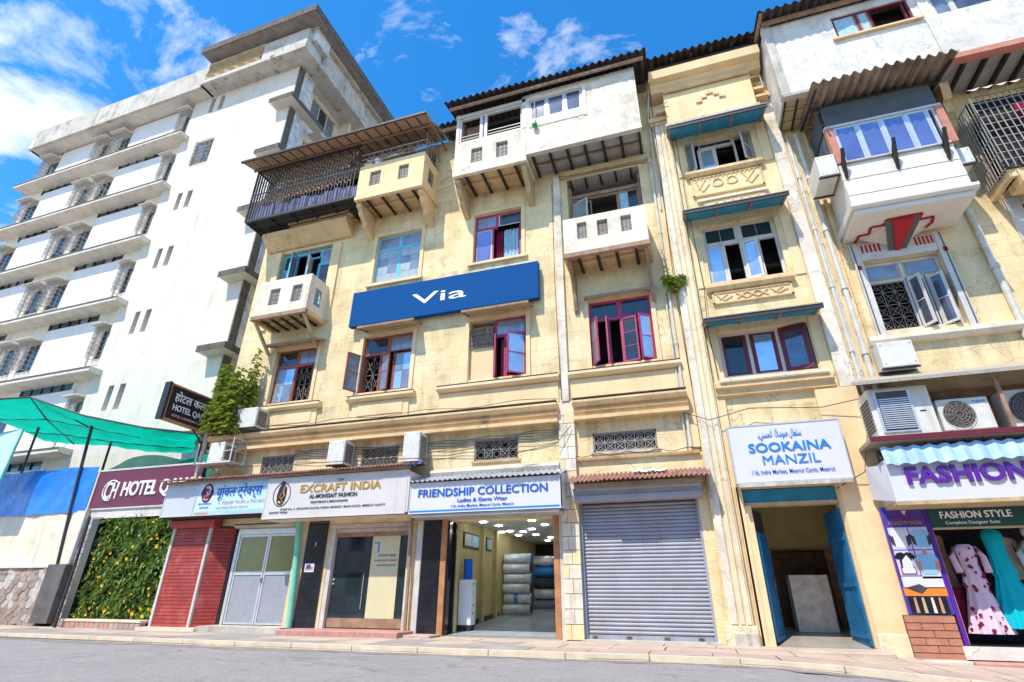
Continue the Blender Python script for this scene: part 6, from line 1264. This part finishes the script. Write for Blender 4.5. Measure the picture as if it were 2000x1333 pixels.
# ------------------------------------------------------------------ Sookaina entrance
en = thing('entrance_lobby', 'dim entrance lobby with yellow upper wall and tiled floor behind blue doors', 'lobby', (2.3,1,0))
def ez(y): return -.02+.1*y
part(MB().add([(1.25,.0,ez(0)),(3.75,.0,ez(0)),(3.75,2.8,ez(2.8)),(1.25,2.8,ez(2.8))], [(0,1,2,3)]), 'floor', HC, en)
for i in range(5):
    for j in range(5):
        a, b_ = 1.27+i*.5, 1.76+i*.5; c, d = .05+j*.53, .57+j*.53; b_ = min(b_, 3.74); part(MB().add([(a,c,ez(c)+.005),(b_,c,ez(c)+.005),(b_,d,ez(d)+.005),(a,d,ez(d)+.005)], [(0,1,2,3)]), 'tile', TILS, en)
part(MB().box(1.2,3.9,2.8,2.9,2.1,3.4).box(1.2,1.25,.352,2.8,0,3.4).box(3.75,3.8,.352,2.8,0,3.4), 'upper_wall', SHY, en); part(MB().box(1.2,3.9,3.6,3.7,0,2.2).box(1.2,3.9,2.75,3.6,2.1,2.15), 'rear_recess', BRO, en)
part(MB().box(1.2,2.0,2.79,2.84,.0,2.1).box(3.3,3.9,2.79,2.84,.0,2.1), 'rear_jamb', BRO, en); part(MB().box(1.2,3.9,.36,2.9,3.35,3.4), 'ceiling', SHW, en)
part(MB().box(1.26,3.34,.05,.3,2.98,3.28), 'rolled_shutter', BUN, en); part(MB().box(1.26,3.34,.0,.32,2.9,2.975), 'lintel_rail', TW, en)
part(MB().box(1.26,1.42,-.05,.3,-.03,2.9), 'door_jamb', YB, en)
part(MB().box(1.2,3.4,-.9,.0,-.2,-.015), 'threshold', PAV, en, bevel=.02)
bd = thing('leaning_board', 'mottled marble sheet standing upright in the dim entrance lobby', 'board', (2.65,2.0,.18)); part(MB().box(2.2,3.08,1.98,2.03,.19,1.46), 'board', MBL, bd); part(MB().box(2.14,3.12,2.04,2.4,.2,1.4), 'backing_crate', GRN, bd)
def leaf_door(label, hx, ang, w, planks, z0, z1, top=None):
    d = thing('blue_door', label, 'door', (hx,.1,z0)); T = Matrix.Translation((hx,.1,0)) @ Matrix.Rotation(rad(ang), 4, 'Z')
    for i in range(planks): piece(BDR, 'plank', d, w*i/planks+.004, w*(i+1)/planks-.004, -.02, .02, z0, z1, T)
    m_ = MB(); m_.M = T
    for z in (z0+.15, (z0+z1)/2, z1-.2): m_.box(.02, w-.02, .021, .045, z, z+.1)
    m_.box(.02,.1,-.045,-.021,z0+.02,z1-.02).box(w-.1,w-.02,-.045,-.021,z0+.02,z1-.02).box(.1,w-.1,-.045,-.021,z0+.02,z0+.12).box(.1,w-.1,-.045,-.021,z1-.12,z1-.02)
    part(m_, 'ledges', BDR, d); m2 = MB(); m2.M = T; m2.box(w-.2,w-.1,-.07,-.046,1.2,1.26); part(m2, 'bolt', IRR, d)
    if top: piece(top, 'top_panel', d, 0, w, -.015, .015, z1+.02, z1+.5, T)
leaf_door('narrow blue door leaf folded back on the left of the entrance', 1.44, 74, 1.0, 3, .05, 2.35, IRON)
leaf_door('tall plank door leaf in blue paint at the right of the entrance', 3.27, 97, 1.0, 5, .02, 2.3, BDR)
# ------------------------------------------------------------------ fashion shop
fs_ = thing('shop_window', 'fashion shop display window with dark green header board', 'shop window', (7,0,0))
part(MB().box(4.78,4.86,-.24,.1,.1,2.72), 'purple_frame', TPU, fs_)
part(MB().box(4.86,9.5,-.26,-.2,2.28,2.7), 'header_board', DGN, fs_); part(MB().box(4.86,9.5,-.27,-.2,2.24,2.278), 'header_rail', TW, fs_)
text('FASHION STYLE', WH, fs_, 5.06, 2.46, -.265, .14, 1.25, dbl=.06, bold=.003, ext=.004, align='LEFT'); text('Complete Designer Suits', WH, fs_, 5.12, 2.34, -.265, .065, .95, bold=.003, ext=.003, align='LEFT')
part(MB().box(4.86,9.5,1.6,1.65,.0,2.8), 'back_curtain', CLD, fs_); part(MB().box(4.86,9.5,-.2,1.6,.0,.12), 'display_floor', BLK, fs_); part(MB().box(4.7,9.6,-.32,-.2,-.12,.1), 'white_plinth', WG, fs_)
part(MB().box(4.86,4.9,.1,1.6,.1,2.8), 'side_panel', TPU, fs_)
stp = thing('entrance_step', 'grey and pink stone step below the fashion shop window', 'step', (6,-.5,-.3)); part(MB().box(3.85,4.7,-.62,-.15,-.4,-.13), 'step_stone', HC, stp, bevel=.02); part(MB().box(4.71,9.5,-.66,-.15,-.42,-.14), 'step_stone', STP, stp, bevel=.02)
bp = thing('brick_pier', 'terracotta brick base below the clothing poster', 'pier', (4.3,-.2,-.15)); part(MB().box(3.88,4.72,-.27,.0,-.16,.63), 'pier_core', MOR, bp)
for j in range(6):
    sp_ = [(3.87,4.73)] if j == 0 or j == 5 else ([(3.87,4.3),(4.31,4.73)] if j % 2 else [(3.87,4.12),(4.13,4.5),(4.51,4.73)])
    for a, b_ in sp_: piece(BRK, 'brick', bp, a, b_-.004, -.3-random.uniform(0,.012), -.268, -.15+j*.13, -.15+j*.13+.115)
po = thing('clothing_poster', 'purple clothing poster with four shirt pictures on the pier beside the display window', 'poster', (4.4,-.25,.65))
part(MB().box(3.98,4.76,-.28,-.2,.65,2.72), 'backing', PPU, po)
def flat(x0, x1, z0, z1, m, name='printed_area', y=-.283): part(MB().box(x0,x1,y-.002,y,z0,z1), name, m, po)
def shape(pts, m, y=-.288, name='printed_shape'): part(MB().prism(pts, 'y', y-.002, y), name, m, po)
flat(4.02,4.38,1.86,2.3,PLV); flat(4.4,4.74,1.86,2.3,PLV); flat(4.02,4.38,1.36,1.84,PLV); flat(4.4,4.74,1.3,1.84,PLV); flat(4.02,4.74,1.12,1.34,SW); flat(4.0,4.75,.98,1.14,POR); flat(4.03,4.7,.66,.97,BLK)
def shirt(cx, cz, s_, m, arm=None, y=-.288):
    o = [(-.2,.1),(-.14,.18),(-.06,.2),(0,.17),(.06,.2),(.14,.18),(.2,.1),(.15,.04),(.12,.07),(.12,-.2),(-.12,-.2),(-.12,.07),(-.15,.04)]
    if arm:
        for sg in (1,-1): shape([(cx+sg*s_*a, cz+s_*b_) for a, b_ in ((.12,.16),(.21,.08),(.19,-.12),(.1,-.2),(.09,-.12),(.13,0))], arm, y+.001)
    shape([(cx+a*s_, cz+b_*s_) for a, b_ in o], m, y-.001)
shirt(4.2,2.08,.92,SW,CLD); shirt(4.58,2.08,.88,PLB,CLD); shirt(4.19,1.62,.95,BLK); shape([(4.1,1.45),(4.28,1.45),(4.3,1.62),(4.22,1.75),(4.12,1.65)], SW, -.291); shape([(4.06,1.38),(4.33,1.38),(4.33,1.52),(4.06,1.52)], MCL, -.290); shape([(4.08,1.4),(4.31,1.4),(4.31,1.5),(4.08,1.5)], SW, -.293)
shirt(4.57,1.58,1.0,PLB,PSK); shape([(4.53,1.76),(4.61,1.76),(4.6,1.86),(4.54,1.86)], PSK, -.290); shape([(4.05,1.13),(4.3,1.2),(4.42,1.12),(4.3,1.02)], CLD, -.290)
for x in (4.12, 4.26, 4.42, 4.55): shape([(x,.67),(x+.06,.67),(x+.05,.95),(x+.01,.95)], (PSK, TW, CRM, PSK)[int((x-4.1)*7) % 4], -.286)
text('READYMADE', TGO, po, 4.38, 2.36, -.286, .07, .62, bold=.003, ext=.002); text('MEN', MCL, po, 4.3, 2.47, -.286, .08, .4, ext=.002); shape([(4.36,2.64),(4.46,2.64),(4.41,2.54)], CRM)
def dress(label, cx, z0, z1, w0, w1, m, y=.35, sleeves=True, waist=.72, folds=9, seed=1, neck=None, name='dress', print_=None, man=None):
    d = thing(name, label, 'dress', (cx,y,z0)); h = z1-z0
    def fn(u, v):
        t = u*6.283; z = z1-h*v
        wd = w0*(1-.25*math.sin(math.pi*min(1, v/(1-waist+.2)))) if v < 1-waist+.2 else w0*.78+(w1-w0*.78)*((v-(1-waist+.2))/(waist-.2))
        if v < .06: wd = w0*(.55+.45*v/.06)
        f = 1+(.13*v)*math.sin(folds*t+seed)+.05*v*math.sin((folds*2+1)*t+seed*2)
        return (cx+wd/2*math.cos(t)*f, y+wd*.28*math.sin(t)*f, z)
    part(MB().grid(fn, 72, 28), 'skirt_and_bodice', m, d, smooth=True)
    if sleeves:
        for sg in (1,-1): part(MB().tube([(cx+sg*w0*.4,y,z1-.05),(cx+sg*(w0*.62),y-.04,z1-.25),(cx+sg*(w0*.58),y-.12,z1-.55)], .055, 8, .07), 'sleeve', m, d, smooth=True)
    if print_:
        pm = MB(); rn_ = random.Random(5)
        for _ in range(46):
            t = rn_.uniform(3.3,6.1); v = rn_.uniform(.04,.97); x, yy, z = fn(t/6.283, v); r = rn_.uniform(.015,.045)
            pm.add([(x+r*math.cos(k_*1.257+z*9)*(1+.5*(k_ % 2)), yy-.018-.01*v, z+r*1.3*math.sin(k_*1.257+z*9)) for k_ in range(5)], [(0,1,2,3,4)])
        part(pm, 'petal_print', print_, d)
    if man: part(MB().tube([(cx,y,z1-.06),(cx,y,z1+.06)], .055, 10), 'neck', man, d); part(MB().grid(lambda u, v: (cx+.085*math.cos(u*6.283)*math.sin(v*3.14), y+.09*math.sin(u*6.283)*math.sin(v*3.14), z1+.17+.12*math.cos(v*3.14)), 12, 8), 'head_form', man, d, smooth=True)
    return d
dress('pale pink long dress printed with maroon petals', 5.5, .3, 1.98, .44, .72, PNK, .3, print_=PKF, seed=2)
dress('plain teal long strapless dress in the middle of the window', 6.08, .4, 2.27, .44, .86, TEA, .35, sleeves=False, folds=11, seed=4)
dress('beige lace long kurta hanging behind the pink dress', 5.2, 1.05, 2.22, .3, .34, BEI, .75, sleeves=False, seed=3)
dress('dark maroon gown low in the left corner of the window', 5.2, .35, 1.15, .3, .5, MCL, .55, sleeves=False, seed=6)
dress('cream top over a grey skirt on a mannequin at the right edge', 6.75, .4, 2.05, .42, .66, GRC, .45, seed=5, man=MAN)
dress('cream blouse on a form behind the teal dress', 6.45, 1.3, 2.15, .4, .42, CRM, .85, seed=7)
dress('deep maroon kurta far right in the display window', 7.4, .5, 2.2, .4, .6, MCL, .6, seed=8)
# ------------------------------------------------------------------ plants on the facade
def shoot(name, label, base, stems, lf, ln=.2, loc=None):
    p = thing(name, label, 'plant', base); rn = random.Random(len(label)); sm = MB(); lm_ = MB()
    for (dx, dy, h, lean) in stems:
        pts = [(base[0]+dx+lean*t*t*h, base[1]+dy-.1*t, base[2]+h*t) for t in [i/8 for i in range(9)]]; sm.tube(pts, .018, 5, .006)
        for k in range(int(h*lf)):
            t = rn.uniform(.08,1); i = min(int(t*8), 7); q = Vector(pts[i]).lerp(Vector(pts[i+1]), t*8-i); a = rn.uniform(0,6.28); L_ = ln*rn.uniform(.6,1.2)*(1.1-.45*t)
            d = Vector((math.cos(a), math.sin(a)*.8-.15, rn.uniform(-.35,.45))).normalized(); s_ = d.cross(Vector((rn.uniform(-.3,.3),rn.uniform(-.3,.3),1))).normalized()*L_*.2; m2 = q+d*L_*.5+Vector((0,0,.02)); e = q+d*L_-Vector((0,0,L_*.35))
            lm_.add([q, m2-s_, e, m2+s_], [(0,1,2),(0,2,3)])
    part(sm, 'stem', STM, p); part(lm_, 'foliage', LEAF, p, kind='stuff'); return p
rn = random.Random(9)
shoot('wall_plant', 'dense bushy plant spilling over the cornice beside the black sign', (-14.6,-.45,5.9), [(rn.uniform(-.5,.45), rn.uniform(-.25,.15), rn.uniform(1.2,2.7), rn.uniform(-.03,.04)) for _ in range(16)]+[(rn.uniform(-.6,.4), -.2, .9, -.35) for _ in range(6)], 38, .40)
shoot('wall_plant', 'slender upright plant with sparse leaves right of the bushy one', (-14.15,-.3,6.65), [(0,0,2.35,.02), (.05,0,1.5,.08), (-.05,0,1.2,-.1)], 44, .34)
shoot('wall_plant', 'small tufted fern growing out of the pilaster', (.42,-.2,8.95), [(.05*math.cos(i), -.05*math.sin(i), .45, .8*math.cos(i*2.1)) for i in range(9)], 60, .26)
shoot('wall_plant', 'thin trailing weed above the fern on the pilaster', (.3,-.12,9.35), [(0,0,1.1,-.05)], 18, .1)
# ------------------------------------------------------------------ overhead cables and loose wires
wt = thing('loose_cables', 'thin black cables trailing along the facades and cornice', 'cables', (-6,-.3,5))
def wire(pts, r=.01): part(MB().tube(pts, r, 4), 'cable', IRON, wt)
for x0_, x1_, z, s_ in ((-15.4,-3.1,5.98,.05), (-2.7,.5,4.36,.04)):
    wire([(x0_+(x1_-x0_)*i/20, -.4 if z > 5 else -.1, z-s_*math.sin(i*1.3)) for i in range(21)])
wire([(-15.5,-.3,4.6),(-14.9,-.5,4.75),(-14.2,-.3,4.3)]); wire([(.5,-.2,6.0),(.45,-.2,9),(.55,-.2,14),(.6,-.3,17)]); wire([(3.3,-.1,3.2),(3.9,-.3,3.5),(4.2,-.2,4.4),(4.35,-.15,5.4)]); wire([(4.3,-1.0,14.2),(4.9,-1.5,13.6)])
wire([(-7.5,-.1,15.3),(-7.0,-.15,15.5),(-6.95,-.15,15.0),(-7.6,-.1,14.9)]); wire([(4.35,-.1,5.2),(4.5,-.1,4.8),(4.3,-.15,4.2),(4.45,-.1,3.4)])
for k in range(5):
    z = 5.2-k*.05; wire([(-12.0+i*.45, -.05-.02*k, z-.12*math.sin(i/20*3.14159)-.02*k-.03*math.sin(i*2+k)) for i in range(21)], .009)
wire([(-15.6,-.3,5.4),(-14,-.6,4.7),(-12,-.8,4.55),(-9,-.9,4.5),(-7.2,-.8,4.45)]); wire([(-7.2,-.8,4.45),(-5,-.5,4.35),(-3.2,-.3,4.7),(-2.8,-.2,5.2)]); wire([(.2,-.15,5.3),(.8,-.3,5.0),(1.8,-.2,5.25),(3.4,-.25,5.1),(4.3,-.4,5.2)])
wire([(-3.1,-.14,14.0),(-3.12,-.14,10),(-3.05,-.14,6)]); wire([(.3,-.2,13.9),(-.1,-.1,14.1),(-2.6,-.2,14.15),(-3.0,-.2,14.3)]); wire([(1.2,-.1,6.1),(1.15,-.15,7.6),(1.25,-.1,9.0),(1.18,-.15,12),(1.2,-.1,15)])
for k in range(9): wire([(5.0+k*.35,-.9,4.0),(5.1+k*.35,-.7,3.86+.04*math.sin(k)),(5.3+k*.35,-.6,3.98)], .012)
# ------------------------------------------------------------------ the other side of the street (seen only in reflections)
for k, (x0, x1, h, m_, lb) in enumerate(((-34,-13,10.5,CR,'cream three storey block across the street, behind the camera'), (-12.5,6,12.5,WG,'greyish white block across the street, behind the camera'), (6.5,30,9.5,Y_,'yellow block across the street, behind the camera'))):
    ob = thing('opposite_building', lb, 'building', ((x0+x1)/2,-30,0)); hs_ = []; n = int((x1-x0)/3)
    for i in range(n):
        for j in range(int(h/3.3)): hs_.append((x0+.8+i*3, x0+2.3+i*3, 1.0+j*3.3, 2.7+j*3.3))
    part(MB().holes(x0, x1, -.3, h, -26, -26.4, hs_), 'wall', m_, ob); part(MB().box(x0,x1,-36,-26.45,-.3,h-.4), 'dark_rooms', DK, ob); part(MB().box(x0-.3,x1+.3,-36,-25.3,h,h+.3), 'roof', HC, ob)
S.render.resolution_x = 1024; S.render.resolution_y = 682
